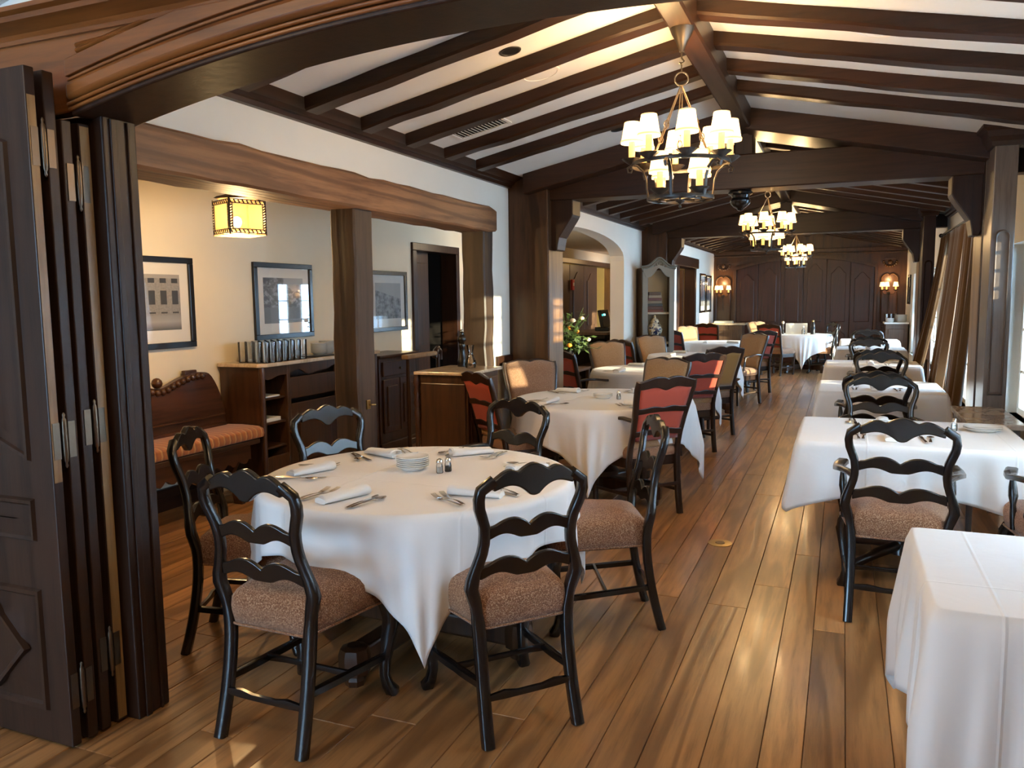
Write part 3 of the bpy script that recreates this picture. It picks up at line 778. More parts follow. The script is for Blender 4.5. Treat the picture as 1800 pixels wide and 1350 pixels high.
# ================================================================== CHAIRS
def back_y(z):
    if z < .42: return -.075 * ((.42 - z) / .42) ** 1.6
    return -.10 * max(0, (z - .46) / .54) ** 1.25
def ladder_chair(name, arms=False, wide=0.0):
    """French ladder-back: local x right, y forwards, rear legs at y = 0"""
    m_ = M['black']; t = thing(name, 'ladder-back chair', 'chair')
    w = wide
    prof = smoothtab([(0, .180), (.2, .175), (.40, .177), (.50, .190), (.555, .208), (.61, .198), (.70, .172), (.78, .173), (.85, .197), (.90, .200), (.932, .186), (.944, .168), (.947, .150)], 30)
    for s in (-1, 1):
        P = [(s * (x + w), back_y(z) + .0, z) for z, x in prof]
        rad = [(.0215 if z < .45 else .0185 + .005 * math.exp(-((z - .55) / .05) ** 2), .020 if z < .6 else .0165) for z, x in prof]
        MB().tube(P, rad, 8, True, up=(1, 0, 0)).build('leg', m_, t, smooth=50)
    # crest rail
    xs = [lerp(-.154 - w, .154 + w, k / 36) for k in range(37)]
    def topz(x):
        u = abs(x) / (.165 + w); return .940 + .036 * (1 - u ** 2.6) + .011 * math.exp(-((u - .62) / .22) ** 2) + .018 * math.exp(-(u / .22) ** 2) - .009 * math.exp(-((u - .36) / .09) ** 2)
    def botz(x):
        u = abs(x) / (.165 + w); return .893 + .030 * math.sin(PI * min(1, max(0, (u - .1) / .9))) ** 1.1 - .012 * math.exp(-(u / .17) ** 2) + .016 * u ** 6
    MB().plate(xs, [topz(x) for x in xs], [botz(x) for x in xs], lambda z: back_y(.93) - .0, .028).build('top_rail', m_, t, smooth=35, bevel=.005)
    for zc, hw in ((.762, .160), (.618, .178)):
        xs2 = [lerp(-hw - w, hw + w, k / 32) for k in range(33)]
        def tz(x):
            u = abs(x) / (hw + w); return zc + .006 + .036 * math.sin(PI * (.04 + .96 * u ** .85)) ** 1.1 + .007 * math.exp(-((u - .93) / .05) ** 2)
        def bz(x):
            u = abs(x) / (hw + w); return zc - .037 + .020 * math.sin(PI * min(1, max(0, (u - .2) / .8))) ** 1.2 + .004 * u
        MB().plate(xs2, [tz(x) for x in xs2], [bz(x) for x in xs2], back_y, .018).build('back_slat', m_, t, smooth=35, bevel=.004)
    # seat
    def outline(ins, n=10):
        rw_, fw_, y0, y1 = .168 + w, .240 + w, -.008, .455
        pts = []
        cor = [((-rw_, y0), .03), ((rw_, y0), .03), ((fw_, y1), .07), ((-fw_, y1), .07)]
        L = 4
        for i, (p, r) in enumerate(cor):
            a = Vector(cor[i - 1][0]) - Vector(p); b = Vector(cor[(i + 1) % L][0]) - Vector(p); a.normalize(); b.normalize(); p = Vector(p)
            for k in range(n // 2 + 1):
                t_ = k / (n // 2); q = (p + a * r) * (1 - t_) ** 2 + p * 2 * t_ * (1 - t_) + (p + b * r) * t_ ** 2; pts.append(q)
            # straight side samples
            nx = Vector(cor[(i + 1) % L][0]); r2 = cor[(i + 1) % L][1]; e = nx - b * r2; s0 = p + b * r
            for k in range(1, 6): pts.append(s0.lerp(e, k / 6))
        c = Vector((0, .21))
        return [c + (q - c) * (1 - ins / .2) for q in pts]
    lev = [(.398, .012), (.405, .002), (.44, -.004), (.47, -.006), (.50, -.003), (.522, .010), (.536, .03), (.549, .065), (.558, .11), (.562, .16), (.563, .198)]
    rw = [[(q.x, q.y, z - (.012 * max(0, .1 - q.y) if z > .5 else 0)) for q in outline(i_)] for z, i_ in lev]
    mb = MB(); b = mb.quadgrid(rw, close_u=True); nn = len(rw[0]); mb.f.append(tuple(range(b, b + nn))[::-1])
    mb.build('seat_cushion', M['tweed'], t, smooth=60)
    MB().tube([(q.x, q.y, .404) for q in outline(-.002)] + [(outline(-.004)[0].x, outline(-.004)[0].y, .404)], .005, 5).build('piping', M['tweed'], t, smooth=80)
    MB().prism([(q.x, q.y) for q in outline(.034)], 2, .385, .42).build('seat_frame', m_, t)
    for s in (-1, 1):
        fx = .205 + w
        P = [(s * fx, .418, .40), (s * (fx + .01), .432, .36), (s * (fx + .016), .442, .31), (s * (fx + .008), .430, .24), (s * (fx - .002), .413, .15), (s * (fx - .004), .408, .09), (s * (fx + .003), .418, .045), (s * (fx + .012), .436, .014), (s * (fx + .012), .440, 0)]
        MB().tube(P, [.028, .033, .033, .027, .020, .018, .020, .025, .021], 8, True, up=(1, 0, 0)).build('leg', m_, t, smooth=50)
    for s in (-1, 1):
        mb = MB(); n = 8
        pts = [Vector((s * (.175 + w), -.035, .205)).lerp(Vector((s * (.203 + w), .41, .165)), k / n) for k in range(n + 1)]
        mb.tube(pts, [(.012 + .004 * math.sin(PI * k / n) * (1 if k in (2, 3, 5, 6) else .4), .015) for k in range(n + 1)], 6, True, up=(1, 0, 0)).build('stretcher', m_, t, smooth=50)
    MB().tube([(-.187 - w, .19, .187), (-.09, .19, .19), (.09, .19, .19), (.187 + w, .19, .187)], [(.014, .008), (.010, .008), (.010, .008), (.014, .008)], 6, True, up=(0, 0, 1)).build('stretcher', m_, t, smooth=50)
    MB().tube([(-.176 - w, -.045, .165), (-.1 - w, -.045, .168), (-.05, -.045, .163), (.05, -.045, .163), (.1 + w, -.045, .168), (.176 + w, -.045, .165)], [(.010, .008), (.016, .009), (.011, .009), (.011, .009), (.016, .009), (.010, .008)], 6, True, up=(0, 0, 1)).build('stretcher', m_, t, smooth=50)
    g = MB()
    for s in (-1, 1): g.lathe([(.013, 0), (.014, .008)], (s * (.18 + w), -.075, -.001), 8)
    if arms:
        for s in (-1, 1):
            b = .172 + w
            P = [(s * b, back_y(.70), .70), (s * (b + .022), .03, .705), (s * (b + .055), .12, .70), (s * (b + .075), .20, .688), (s * (b + .07), .27, .69), (s * (b + .055), .315, .70), (s * (b + .05), .335, .69)]
            a = MB().tube(P, [(.014, .014), (.016, .013), (.022, .013), (.026, .013), (.028, .014), (.027, .016), (.024, .012)], 8, True, up=(1, 0, 0)).build('armrest', m_, t, smooth=50)
            Q = [(s * (b + .055), .30, .69), (s * (b + .054), .295, .66), (s * (b + .052), .29, .62), (s * (b + .05), .28, .58), (s * (b + .05), .275, .54), (s * (b + .048), .27, .50), (s * (b + .044), .27, .42)]
            MB().tube(Q, [.011, .012, .019, .022, .013, .016, .014], 8).build('arm_support', m_, t, smooth=50)
    return t
def panel_chair(name, back='red', arms=False, front='tan'):
    """upholstered high-back chair: coloured outside back (red with two slats, or plain gold), tweed inside back and seat"""
    m_ = M['blackbrown']; t = thing(name, 'upholstered chair', 'chair')
    def by(z): return -.16 * max(0, (z - .44) / .56) ** 1.1 if z > .44 else -.05 * ((.44 - z) / .44) ** 1.5
    zs = [0, .12, .25, .40, .50, .60, .72, .84, .93, .98]
    hw = [.205, .205, .207, .21, .205, .203, .212, .228, .238, .232]
    for s in (-1, 1):
        MB().tube([(s * h, by(z), z) for z, h in zip(zs, hw)], [(.021, .020)] * 4 + [(.019, .018)] * 6, 8, True, up=(1, 0, 0)).build('leg', m_, t, smooth=50)
    xs = [lerp(-.235, .235, k / 32) for k in range(33)]
    tz = lambda x: .978 + .030 * (1 - (abs(x) / .235) ** 2.4) + .008 * math.exp(-((abs(x) - .09) / .05) ** 2) - .010 * math.exp(-(abs(x) / .02) ** 2)
    bz = lambda x: .925 + .012 * math.exp(-((abs(x) - .1) / .06) ** 2) - .012 * math.exp(-(x / .04) ** 2)
    MB().plate(xs, [tz(x) for x in xs], [bz(x) for x in xs], by, .034).build('top_rail', m_, t, smooth=35, bevel=.006)
    if back == 'red':
        for zc, h in ((.765, .205), (.60, .198)):
            x2 = [lerp(-h, h, k / 20) for k in range(21)]
            MB().plate(x2, [zc + .026 + .012 * math.exp(-((abs(x) - .08) / .06) ** 2) for x in x2], [zc - .016 + .012 * (1 - (abs(x) / h) ** 2) for x in x2], lambda z: by(z) - .014, .018).build('back_slat', m_, t, smooth=35, bevel=.004)
    else:
        MB().box(-.20, .20, by(.54) - .016, by(.54) + .012, .52, .56).build('back_slat', m_, t, bevel=.005)
    fm = M['red'] if back == 'red' else M['gold']
    def pad(y_off, dome, z0, z1, ins):
        rows = []
        for j in range(9):
            z = lerp(z0, z1, j / 8); row = []
            for k in range(13):
                u = lerp(-1, 1, k / 12); h = interp(list(zip(zs, hw)), z) - ins
                d = dome * (1 - u ** 4) * (1 - (2 * j / 8 - 1) ** 6)
                zz = z + (tz(u * .2) - .985 if j == 8 and ins < .02 else 0)
                row.append((u * h, by(z) + y_off + d, zz))
            rows.append(row)
        return MB(), rows
    mb, rows = pad(-.006, -.006, .555, .94, .016); mb.quadgrid(rows); mb.build('outside_back', fm, t, smooth=60, solid=.006)
    mb, rows = pad(.012, .035, .50, .968, .006); mb.quadgrid(rows); mb.build('inside_back', M[front], t, smooth=60, solid=.012)
    # seat: round-fronted cushion on a wooden apron
    def ol(s_, r_=1.0):
        pts = []
        for k in range(9): pts.append((lerp(-.20, .20, k / 8), .0))
        for k in range(1, 8): pts.append((lerp(.20, .262, k / 8), lerp(0, .34, k / 8)))
        for k in range(13):
            a = k / 12 * PI; c, q = math.cos(a), math.sin(a)
            pts.append((.262 * math.copysign(abs(c) ** .6, c), .34 + .145 * abs(q) ** .7))
        for k in range(1, 8): pts.append((lerp(-.262, -.20, k / 8), lerp(.34, 0, k / 8)))
        return [((x) * s_, .23 + (y - .23) * s_) for x, y in pts]
    lev = [(.425, .985), (.44, 1.01), (.465, 1.02), (.49, .99), (.507, .93), (.52, .8), (.527, .6), (.53, .3), (.53, .05)]
    mb = MB(); mb.quadgrid([[(x, y, z) for x, y in ol(s_)] for z, s_ in lev], close_u=True); mb.build('seat_cushion', M['tweed'] if front != 'tan' else M['tanbrown'], t, smooth=60)
    MB().prism(ol(.985), 2, .355, .43).build('apron', m_, t, smooth=30, bevel=.005)
    for s in (-1, 1):
        MB().tube([(s * .218, .415, .38), (s * .218, .415, .30), (s * .216, .412, .12), (s * .215, .41, 0)], [.024, .023, .018, .016], 8, True, up=(1, 0, 0)).build('leg', m_, t, smooth=50)
        MB().tube([(s * .206, -.02, .17), (s * .216, .41, .15)], (.009, .013), 6, True, up=(1, 0, 0)).build('stretcher', m_, t)
    MB().tube([(-.21, .2, .16), (.21, .2, .16)], (.013, .009), 6, True, up=(0, 0, 1)).build('stretcher', m_, t)
    MB().tube([(-.205, -.03, .22), (.205, -.03, .22)], (.013, .009), 6, True, up=(0, 0, 1)).build('stretcher', m_, t)
    if arms:
        for s in (-1, 1):
            P = [(s * .205, by(.70), .70), (s * .222, .04, .712), (s * .245, .14, .71), (s * .258, .24, .695), (s * .258, .31, .69), (s * .256, .335, .678)]
            MB().tube(P, [(.014, .014), (.017, .013), (.02, .013), (.022, .013), (.023, .014), (.018, .010)], 8, True, up=(1, 0, 0)).build('armrest', m_, t, smooth=50)
            Q = [(s * .256, .315, .68), (s * .256, .325, .63), (s * .256, .335, .58), (s * .254, .345, .53), (s * .252, .35, .48), (s * .25, .352, .42)]
            MB().tube(Q, [.010, .013, .019, .013, .013, .018], 8).build('arm_support', m_, t, smooth=50)
    return t
# ---- chairs at the nearest round table
LC = ladder_chair('ladder_back_chair'); G1 = 'black ladder-back chairs at the nearest round table'
def face(x, y, tx, ty): d = math.hypot(tx - x, ty - y); return (tx - x) / d, (ty - y) / d
place(LC, -1.832, 2.165, .03, 1, 'black ladder-back chair with tweed seat closest to the folded doors', G1)
place(LC, -1.025, 2.56, -.75, .66, 'black ladder-back chair with tweed seat nearest the camera on the aisle side', G1)
place(LC, -2.655, 2.77, .91, .41, 'black ladder-back chair seen from its side between door jamb and round table', G1)
place(LC, -.885, 3.72, -.90, -.43, 'black ladder-back chair facing away from the aisle, its side towards the camera', G1)
place(LC, -2.49, 3.53, .90, -.44, 'black ladder-back chair catching blue window light before the hall post', G1)
AC = ladder_chair('ladder_back_armchair', True, .022)
place(AC, -1.72, 4.09, -.38, -.92, 'black ladder-back armchair between the first and second round tables')
# ---- armchairs of the window row (near side then far side of each table)
GW = 'black ladder-back armchairs along the window tables'
ords = ['second', 'third', 'fourth', 'fifth']
place(AC, .27, 4.06, .02, 1, 'black ladder-back armchair with tweed seat drawn to the large window-side tablecloth', GW)
place(AC, 1.03, 4.10, 0, 1, 'black armchair mostly out of frame, only its brown armrest end showing')
place(AC, .265, 6.02, 0, -1, 'black ladder-back armchair at the far side of the second window table', GW)
place(AC, .255, 6.55, .01, 1, 'black ladder-back armchair at the near side of the third window table', GW)
place(AC, .37, 8.52, 0, -1, 'black ladder-back armchair at the far side of the third window table', GW)
place(AC, .36, 9.25, 0, 1, 'black ladder-back armchair at the near side of the fourth window table', GW)
place(AC, .33, 11.1, 0, -1, 'black ladder-back armchair at the far side of the fourth window table', GW)
place(AC, .35, 12.0, 0, 1, 'black ladder-back armchair at the near side of the fifth window table', GW)
place(AC, .38, 13.8, 0, -1, 'black ladder-back armchair at the far side of the fifth window table', GW)
place(AC, .40, 14.55, 0, 1, 'black ladder-back armchair at the last window table before the panelled wall', GW)
# ---- upholstered chairs on the left side
RA = panel_chair('red_back_armchair', 'red', True); RC = panel_chair('red_back_chair', 'red', False)
GC = panel_chair('gold_back_armchair', 'gold', True); TC = panel_chair('tan_chair', 'gold', False)
TB = panel_chair('brown_chair', 'gold', False, 'tanbrown')
T2c = (-1.72, 6.02); T3c = (-1.90, 8.62); T4c = (-1.86, 10.95); T5c = (-1.95, 14.15); TFc = (-.78, 17.3)
place(RA, -1.21, 5.52, -.76, .65, 'red-backed armchair in front of the aisle side of the second round table', 'red-backed chairs')
place(RC, -2.43, 5.49, .62, .78, 'dark red-backed chair next to the marble-topped corner cabinet', 'red-backed chairs')
place(TB, -2.50, 6.56, .62, -.78, 'brown upholstered chair standing in front of the first wall column', 'tan upholstered chairs')
place(GC, -1.50, 7.0, -.45, -.89, 'orange-brown upholstered chair behind the red-backed armchair', 'tan upholstered chairs')
place(RC, -1.32, 7.92, -.70, .71, 'sunlit red-backed chair with yellow seat on the aisle', 'red-backed chairs')
place(RA, -2.62, 7.95, .55, .83, 'dark red-backed armchair below the flower arrangement', 'red-backed chairs')
place(TC, -2.62, 9.55, .66, -.75, 'tan upholstered chair in the plaster archway beside the third round table', 'tan upholstered chairs')
place(GC, -1.27, 9.0, -.72, .69, 'gold velvet backed armchair in a dark frame on the aisle', 'gold-backed chairs')
place(RC, -2.58, 10.25, .6, .8, 'dark red-backed chair beneath the pale armoire', 'red-backed chairs')
place(TC, -2.44, 11.31, .75, -.66, 'sunlit cream-tan upholstered chair at the far side of the fourth round table', 'tan upholstered chairs')
place(GC, -1.26, 12.05, -.6, -.8, 'gold upholstered chair behind the gold velvet backed armchair', 'gold-backed chairs')
place(RC, -1.23, 13.25, -.62, .78, 'red-backed chair at the fifth round table, farther down the aisle', 'red-backed chairs')
place(RC, -2.50, 13.25, .6, .8, 'dark red-backed chair at the wall side of the fifth round table', 'red-backed chairs')
place(TC, -2.62, 15.05, .66, -.75, 'pale tan upholstered chair below the framed pictures by the far corner', 'tan upholstered chairs')
place(RC, -2.50, 16.7, .3, .95, 'dark red-backed chair near the narrow console in the far corner', 'red-backed chairs')
place(RC, -1.24, 16.3, .45, .9, 'farthest red-backed chair in front of the far round table', 'red-backed chairs')
place(GC, -1.62, 18.05, .75, -.66, 'gold upholstered armchair behind the far round table')
place(LC, -.16, 17.1, -1, .05, 'black ladder-back chair at the far round table, its side to the camera')
place(LC, -.22, 17.95, -.8, -.6, 'black ladder-back chair facing out from the panelled folding doors')

# ================================================================== TABLES AND CLOTHS
ZT = .757
def cloth(name, label, c, outline, half, rot, z, folds=1.0, parent=None, seed=0, narrow=.0):
    """square cloth over a convex table; outline(theta)->radius of the top; half=(a,b) half sizes, rot its turn"""
    r = random.Random(seed); n = 240; nt = 16
    ph = [r.uniform(0, 6.28) for _ in range(6)]
    ca, sa = math.cos(-rot), math.sin(-rot)
    top = []; rows = []
    dirs = []
    for k in range(n):
        th = 2 * PI * k / n; R = outline(th); dx, dy = math.cos(th), math.sin(th)
        lx, ly = ca * dx - sa * dy, sa * dx + ca * dy
        d = min(half[0] / max(abs(lx), 1e-6), half[1] / max(abs(ly), 1e-6))
        dirs.append((th, R, dx, dy, d, lx, ly))
    corner_ang = [math.atan2(sy * half[1], sx * half[0]) + rot for sx, sy in ((1, 1), (-1, 1), (-1, -1), (1, -1))]
    m = MB()
    for fr in (.02, .3, .6, .85, .97):
        rows.append([(c[0] + R * fr * dx, c[1] + R * fr * dy, z) for th, R, dx, dy, d, lx, ly in dirs])
    for j in range(nt + 1):
        t = j / nt; row = []
        for th, R, dx, dy, d, lx, ly in dirs:
            drop = max(.02, min(d - R, z - .012)); s = t * drop
            # nearest corner angle offset
            da = min(abs((th - a + PI) % (2 * PI) - PI) for a in corner_ang)
            sg = min(((th - a + PI) % (2 * PI) - PI for a in corner_ang), key=abs)
            amp = folds * min(s, .34)
            fw = .17 * math.exp(-(sg / .15) ** 2) - .10 * math.exp(-((abs(sg) - .36) / .12) ** 2) + .05 * math.exp(-((abs(sg) - .56) / .09) ** 2)
            q = 1 - math.exp(-(sg / .5) ** 2)
            fw += q * (.080 * math.sin(11 * th + ph[0]) + .05 * math.sin(19 * th + ph[1])) + .012 * math.sin(31 * th + ph[2]) + .045 * math.exp(-(sg / .42) ** 2) * math.sin(38 * sg + ph[3])
            rad = R + .012 * math.sin(min(1, s / .02) * PI / 2) + amp * (fw + .06)
            pull = 1 - narrow * min(1, s / .55) * math.exp(-(sg / .42) ** 2)
            tc_ = th - sg + sg * pull; dx, dy = math.cos(tc_), math.sin(tc_)
            row.append((c[0] + rad * dx, c[1] + rad * dy, z - .004 * min(1, s / .01) - s * (1 - .05 * min(1, s))))
        rows.append(row)
    m.quadgrid(rows, close_u=True)
    m.f.append(tuple(range(n)))
    return m
def rnd_out(R): return lambda th: R
def rect_out(a, b, r=.035):
    def f(th):
        c, s = abs(math.cos(th)), abs(math.sin(th)); p = 34
        return 1 / ((c / a) ** p + (s / b) ** p) ** (1 / p)
    return f
def put_cloth(name, label, mb, grp=None, off=None):
    o = mb.build(name, M['tablecloth'], None, smooth=180, solid=.0022)
    tag(o, label, 'tablecloth', grp); return o
def local_cloth(label, c, out, half, rot, folds, seed, grp=None, z=ZT + .006, narrow=.55):
    mb = cloth('tablecloth', label, (0, 0), out, half, rot, z, folds, seed=seed, narrow=narrow)
    o = put_cloth('tablecloth', label, mb, grp); o.location = (c[0], c[1], 0); return o
def round_table(c, R, label, rot):
    t = thing('round_table', label, 'table', (c[0], c[1], 0), rot)
    MB().lathe([(R - .02, ZT - .035), (R, ZT - .028), (R, ZT - .004), (R - .005, ZT)], (0, 0, 0), 48).build('tabletop', M['furn'], t, smooth=40)
    MB().lathe([(.12, .16), (.125, .20), (.09, .24), (.07, .30), (.10, .40), (.11, .48), (.075, .56), (.06, .62), (.09, .68), (.16, .722)], (0, 0, 0), 20).build('pedestal', M['furn'], t, smooth=40)
    for k in range(2):
        a = k * PI / 2; mt = Matrix.Rotation(a, 3, 'Z')
        b = MB().obox((0, 0, .105 - .002 * k), (1.06, .085, .10), mt); b.build('foot_beam', M['furn'], t, bevel=.012)
    for k in range(4):
        a = k * PI / 2; p = Vector((math.cos(a) * .50, math.sin(a) * .50, 0))
        m = MB().lathe([(.04, .0), (.045, .025), (.04, .04), (.062, .05), (.066, .09), (.066, .13), (.058, .155), (.03, .165)], p, 8); m.build('foot', M['furn'], t, smooth=20)
    return t
def square_table(c, a, b, label):
    t = thing('dining_table', label, 'table', (c[0], c[1], 0))
    ro = rect_out(a, b)
    MB().prism([(ro(2 * PI * k / 72) * .985 * math.cos(2 * PI * k / 72), ro(2 * PI * k / 72) * .985 * math.sin(2 * PI * k / 72)) for k in range(72)], 2, ZT - .03, ZT).build('tabletop', M['blackbrown'], t)
    MB().lathe([(.06, .05), (.045, .1), (.04, .5), (.05, .68), (.14, .727)], (0, 0, 0), 14).build('pedestal', M['blackbrown'], t, smooth=40)
    for k in range(4):
        an = PI / 4 + k * PI / 2; d = Vector((math.cos(an), math.sin(an), 0)); r = min(a, b) * .78
        MB().tube([d * .03 + Vector((0, 0, .10)), d * (r * .5) + Vector((0, 0, .075)), d * r + Vector((0, 0, .03)), d * (r + .02) + Vector((0, 0, .0))], [.032, .03, .026, .024], 8).build('leg', M['blackbrown'], t, smooth=60)
    return t
RT = [((-1.755, 3.11), .69, .89, -60), (T2c, .69, .94, -82), (T3c, .66, .92, -75), (T4c, .60, .88, -70), (T5c, .62, .88, -70), (TFc, .60, .92, -84)]
tn = ['nearest', 'second', 'third', 'fourth', 'fifth', 'far']
tl = ['surrounded by black ladder-back chairs', 'between brown chair and red-backed armchair', 'in front of the plaster archway', 'in front of the pale armoire', 'in front of the dark doorway', 'before the panelled folding doors']
for i, (c, R, hf, ca) in enumerate(RT):
    round_table(c, R, 'wooden pedestal table under the ' + tn[i] + ' round cloth, ' + tl[i].split(' between ')[0] if False else 'wooden pedestal table under the ' + tn[i] + ' round white cloth', (ca + 45) * D2R + .2)
    local_cloth('white cloth on the ' + tn[i] + ' round table ' + tl[i], c, rnd_out(R), (hf, hf), (ca - 45) * D2R, .8, i + 3, 'white cloths on the round tables')
QT = [((.60, 2.57), .365, .385, .40, .46), ((.355, 5.03), .565, .475, .29, .25), ((.31, 7.48), .48, .47, .28, .26), ((.33, 10.05), .49, .42, .27, .25), ((.40, 12.85), .46, .42, .26, .25), ((.45, 15.25), .46, .42, .26, .25)]
ql = ['in the lower right corner, with a long plain drop', 'with shaker, plate and folded napkin behind the armchair', 'third in the window row, next to the marble-topped stand', 'fourth in the window row, beside the brown curtains', 'fifth in the window row, at the second truss', 'last in the window row, by the far console']
for i, (c, a, b, ox, oy) in enumerate(QT):
    square_table(c, a, b, 'dark pedestal table under the cloth ' + ql[i])
    local_cloth('white rectangular tablecloth ' + ql[i], c, rect_out(a, b), (a + ox, b + oy), 0, .85 if i else .8, 20 + i, 'white cloths on the window tables', narrow=.12)

# ================================================================== TABLE SETTINGS
def fork_mesh():
    m = MB(); pth = [(0, -.095, .006), (0, -.05, .009), (0, 0, .008), (0, .035, .004), (0, .052, .004), (0, .062, .006)]
    m.tube(pth, [(.009, .0022), (.007, .002), (.0035, .002), (.0045, .0018), (.011, .0014), (.012, .0013)], 6, up=(1, 0, 0))
    for k in range(4):
        x = (k - 1.5) * .0062; m.tube([(x, .060, .006), (x, .085, .010), (x, .105, .016)], [.0022, .0019, .0013], 4)
    return m
def spoon_mesh():
    m = MB(); m.tube([(0, -.095, .006), (0, -.05, .009), (0, 0, .008), (0, .04, .005)], [(.009, .0022), (.007, .002), (.0035, .002), (.004, .002)], 6, up=(1, 0, 0))
    rows = []
    for j in range(7):
        t = j / 6; yy = .038 + .058 * t; w_ = .019 * math.sin(PI * min(.999, max(.02, (t * .93 + .05)))) ** .7
        rows.append([(w_ * u, yy, .006 - .006 * (1 - u * u) * math.sin(PI * t) + .004) for u in (-1, -.6, 0, .6, 1)])
    m.quadgrid(rows); return m
def knife_mesh():
    m = MB(); m.tube([(0, -.11, .005), (0, -.06, .006), (0, .0, .005)], [(.007, .004), (.008, .0045), (.006, .0035)], 6, up=(1, 0, 0))
    m.tube([(0, .0, .005), (.002, .05, .004), (.003, .10, .004), (.0, .115, .004)], [(.008, .0012), (.011, .001), (.010, .001), (.004, .0008)], 6, up=(1, 0, 0)); return m
def napkin_mesh():
    m = MB()
    def sec(w_, h_, n=18):
        out = []
        for k in range(n):
            a = 2 * PI * k / n; c, s = math.cos(a), math.sin(a)
            out.append((w_ * math.copysign(abs(c) ** .7, c), h_ * (1 + s) if s > 0 else h_ * (1 + .98 * s)))
        return out
    L = [(-.115, .034, .004), (-.113, .036, .011), (-.09, .037, .014), (-.03, .036, .016), (.04, .035, .018), (.095, .036, .021), (.112, .037, .0215), (.114, .036, .020)]
    rows = [[(x, y + .006 * math.sin(y * 40), z) for x, z in sec(w_, h_)] for y, w_, h_ in L]
    b = m.quadgrid(rows, close_u=True); m.f.append(tuple(range(b, b + 18))[::-1])
    # rolled end: an open throat
    e = [[(p[0] * k, .114 - d, lerp(.02, p[2], k)) for p in rows[-1]] for k, d in ((.93, .0), (.85, .02), (.6, .03))]
    b2 = m.quadgrid([rows[-1]] + e, close_u=True); m.f.append(tuple(range(b2 + 3 * 18, b2 + 4 * 18)))
    # folded flap lying on top
    fl_ = [[(x, y, z) for x, z in ((-.030, .030 + .02 * t), (-.01, .0345 + .02 * t), (.012, .0345 + .018 * t), (.031, .026 + .02 * t))] for y, t in ((-.10, -.25), (-.03, 0), (.06, .1), (.10, .2))]
    m.quadgrid(fl_); return m
def plate_prof(R): return [(.0001, .003), (R * .55, .003), (R * .62, .0), (R * .66, .0), (R * .70, .004), (R, .017), (R * 1.0, .0195), (R * .97, .0195), (R * .70, .009), (R * .6, .0065), (.0001, .0065)]
def mkproto(name, mesh, m, smooth=60, cat='cutlery'):
    o = mesh.build(name, m, None, smooth=smooth); o['category'] = cat; o['label'] = name; return o
FK = mkproto('fork', fork_mesh(), M['chrome']); SP = mkproto('spoon', spoon_mesh(), M['chrome']); KN = mkproto('table_knife', knife_mesh(), M['chrome'])
NP = mkproto('napkin', napkin_mesh(), M['linen'], 50, 'napkin')
PL = mkproto('side_plate', MB().lathe(plate_prof(.076), (0, 0, 0), 40, cap=False), M['china'], 35, 'plate')
def shaker(kind='salt'):
    t = thing(kind + '_shaker', kind, 'shaker')
    MB().lathe([(.015, 0), (.017, .003), (.0165, .03), (.0135, .042), (.0135, .046)], (0, 0, 0), 10).build('glass_body', M['tumbler'], t, smooth=25)
    MB().lathe([(.012, .002), (.013, .006), (.012, .026), (.0001, .027)], (0, 0, 0), 10).build('contents', M['china'] if kind == 'salt' else M['black_p'], t, smooth=25)
    MB().lathe([(.0145, .044), (.0155, .047), (.015, .056), (.011, .064), (.004, .067), (.0001, .067)], (0, 0, 0), 12).build('lid', M['chrome'], t, smooth=40)
    return t
SS = shaker('salt'); PS = shaker('pepper')
ZC = ZT + .0085
def lay(proto, x, y, ang, label, group, z=ZC):
    """ang: direction the thing's +y points, degrees"""
    a = ang * D2R; return place(proto, x, y, math.cos(a), math.sin(a), label, group, z)
def off(x, y, ang, r, f):
    a = ang * D2R; return x + r * math.sin(a) + f * math.cos(a), y - r * math.cos(a) + f * math.sin(a)
def setting(cx, cy, R, deg, tab, who, extra='', nap_turn=0, fr=True, kn=True, R_in=.19):
    """one place setting on a round table at polar angle deg; forward points to the table centre"""
    a = deg * D2R; px, py = cx + (R - R_in) * math.cos(a), cy + (R - R_in) * math.sin(a); fw = deg + 180
    lay(NP, px, py, fw + nap_turn, 'rolled white napkin before %s, %s' % (who, tab), 'napkins on the ' + tab)
    if fr:
        for k, nm in enumerate(('outer', 'inner')):
            x, y = off(px, py, fw, -.115 - .03 * (1 - k), -.02 + .012 * k)
            lay(FK, x, y, fw + 4 - 8 * k, '%s steel fork before %s, %s' % (nm, who, tab), 'forks on the ' + tab)
    if kn:
        x, y = off(px, py, fw, .105, -.01); lay(KN, x, y, fw + 7, 'steel table knife before %s, %s' % (who, tab), 'knives on the ' + tab)
        x, y = off(px, py, fw, .138, -.012); lay(SP, x, y, fw - 6, 'steel spoon before %s, %s' % (who, tab), 'spoons on the ' + tab)
c1 = RT[0][0]
for deg, who, nt in ((-97, 'the chair closest to the folded doors', -14), (-33, 'the nearest aisle-side chair', 38), (196, 'the side-on chair by the jamb', 52), (28, 'the chair with its back to the aisle', 40), (140, 'the blue-lit chair before the hall post', 20), (86, 'the armchair behind the table', -40)):
    setting(c1[0], c1[1], .69, deg, 'nearest round table', who, nap_turn=nt)
px, py = -1.83, 3.20
for k in range(6):
    lay(PL, px + random.uniform(-.002, .002), py + random.uniform(-.002, .002), 0, 'topmost white side plate of the stack on the nearest round table' if k == 5 else 'white side plate within the stack on the nearest round table', 'side plates stacked on the nearest round table', ZC + k * .0088)
lay(SS, -1.675, 3.17, 0, 'glass salt shaker with steel lid next to the plate stack', 'shakers', ZC - .001); lay(PS, -1.655, 3.215, 0, 'pepper shaker half hidden behind the salt shaker by the plate stack', 'shakers', ZC - .001)
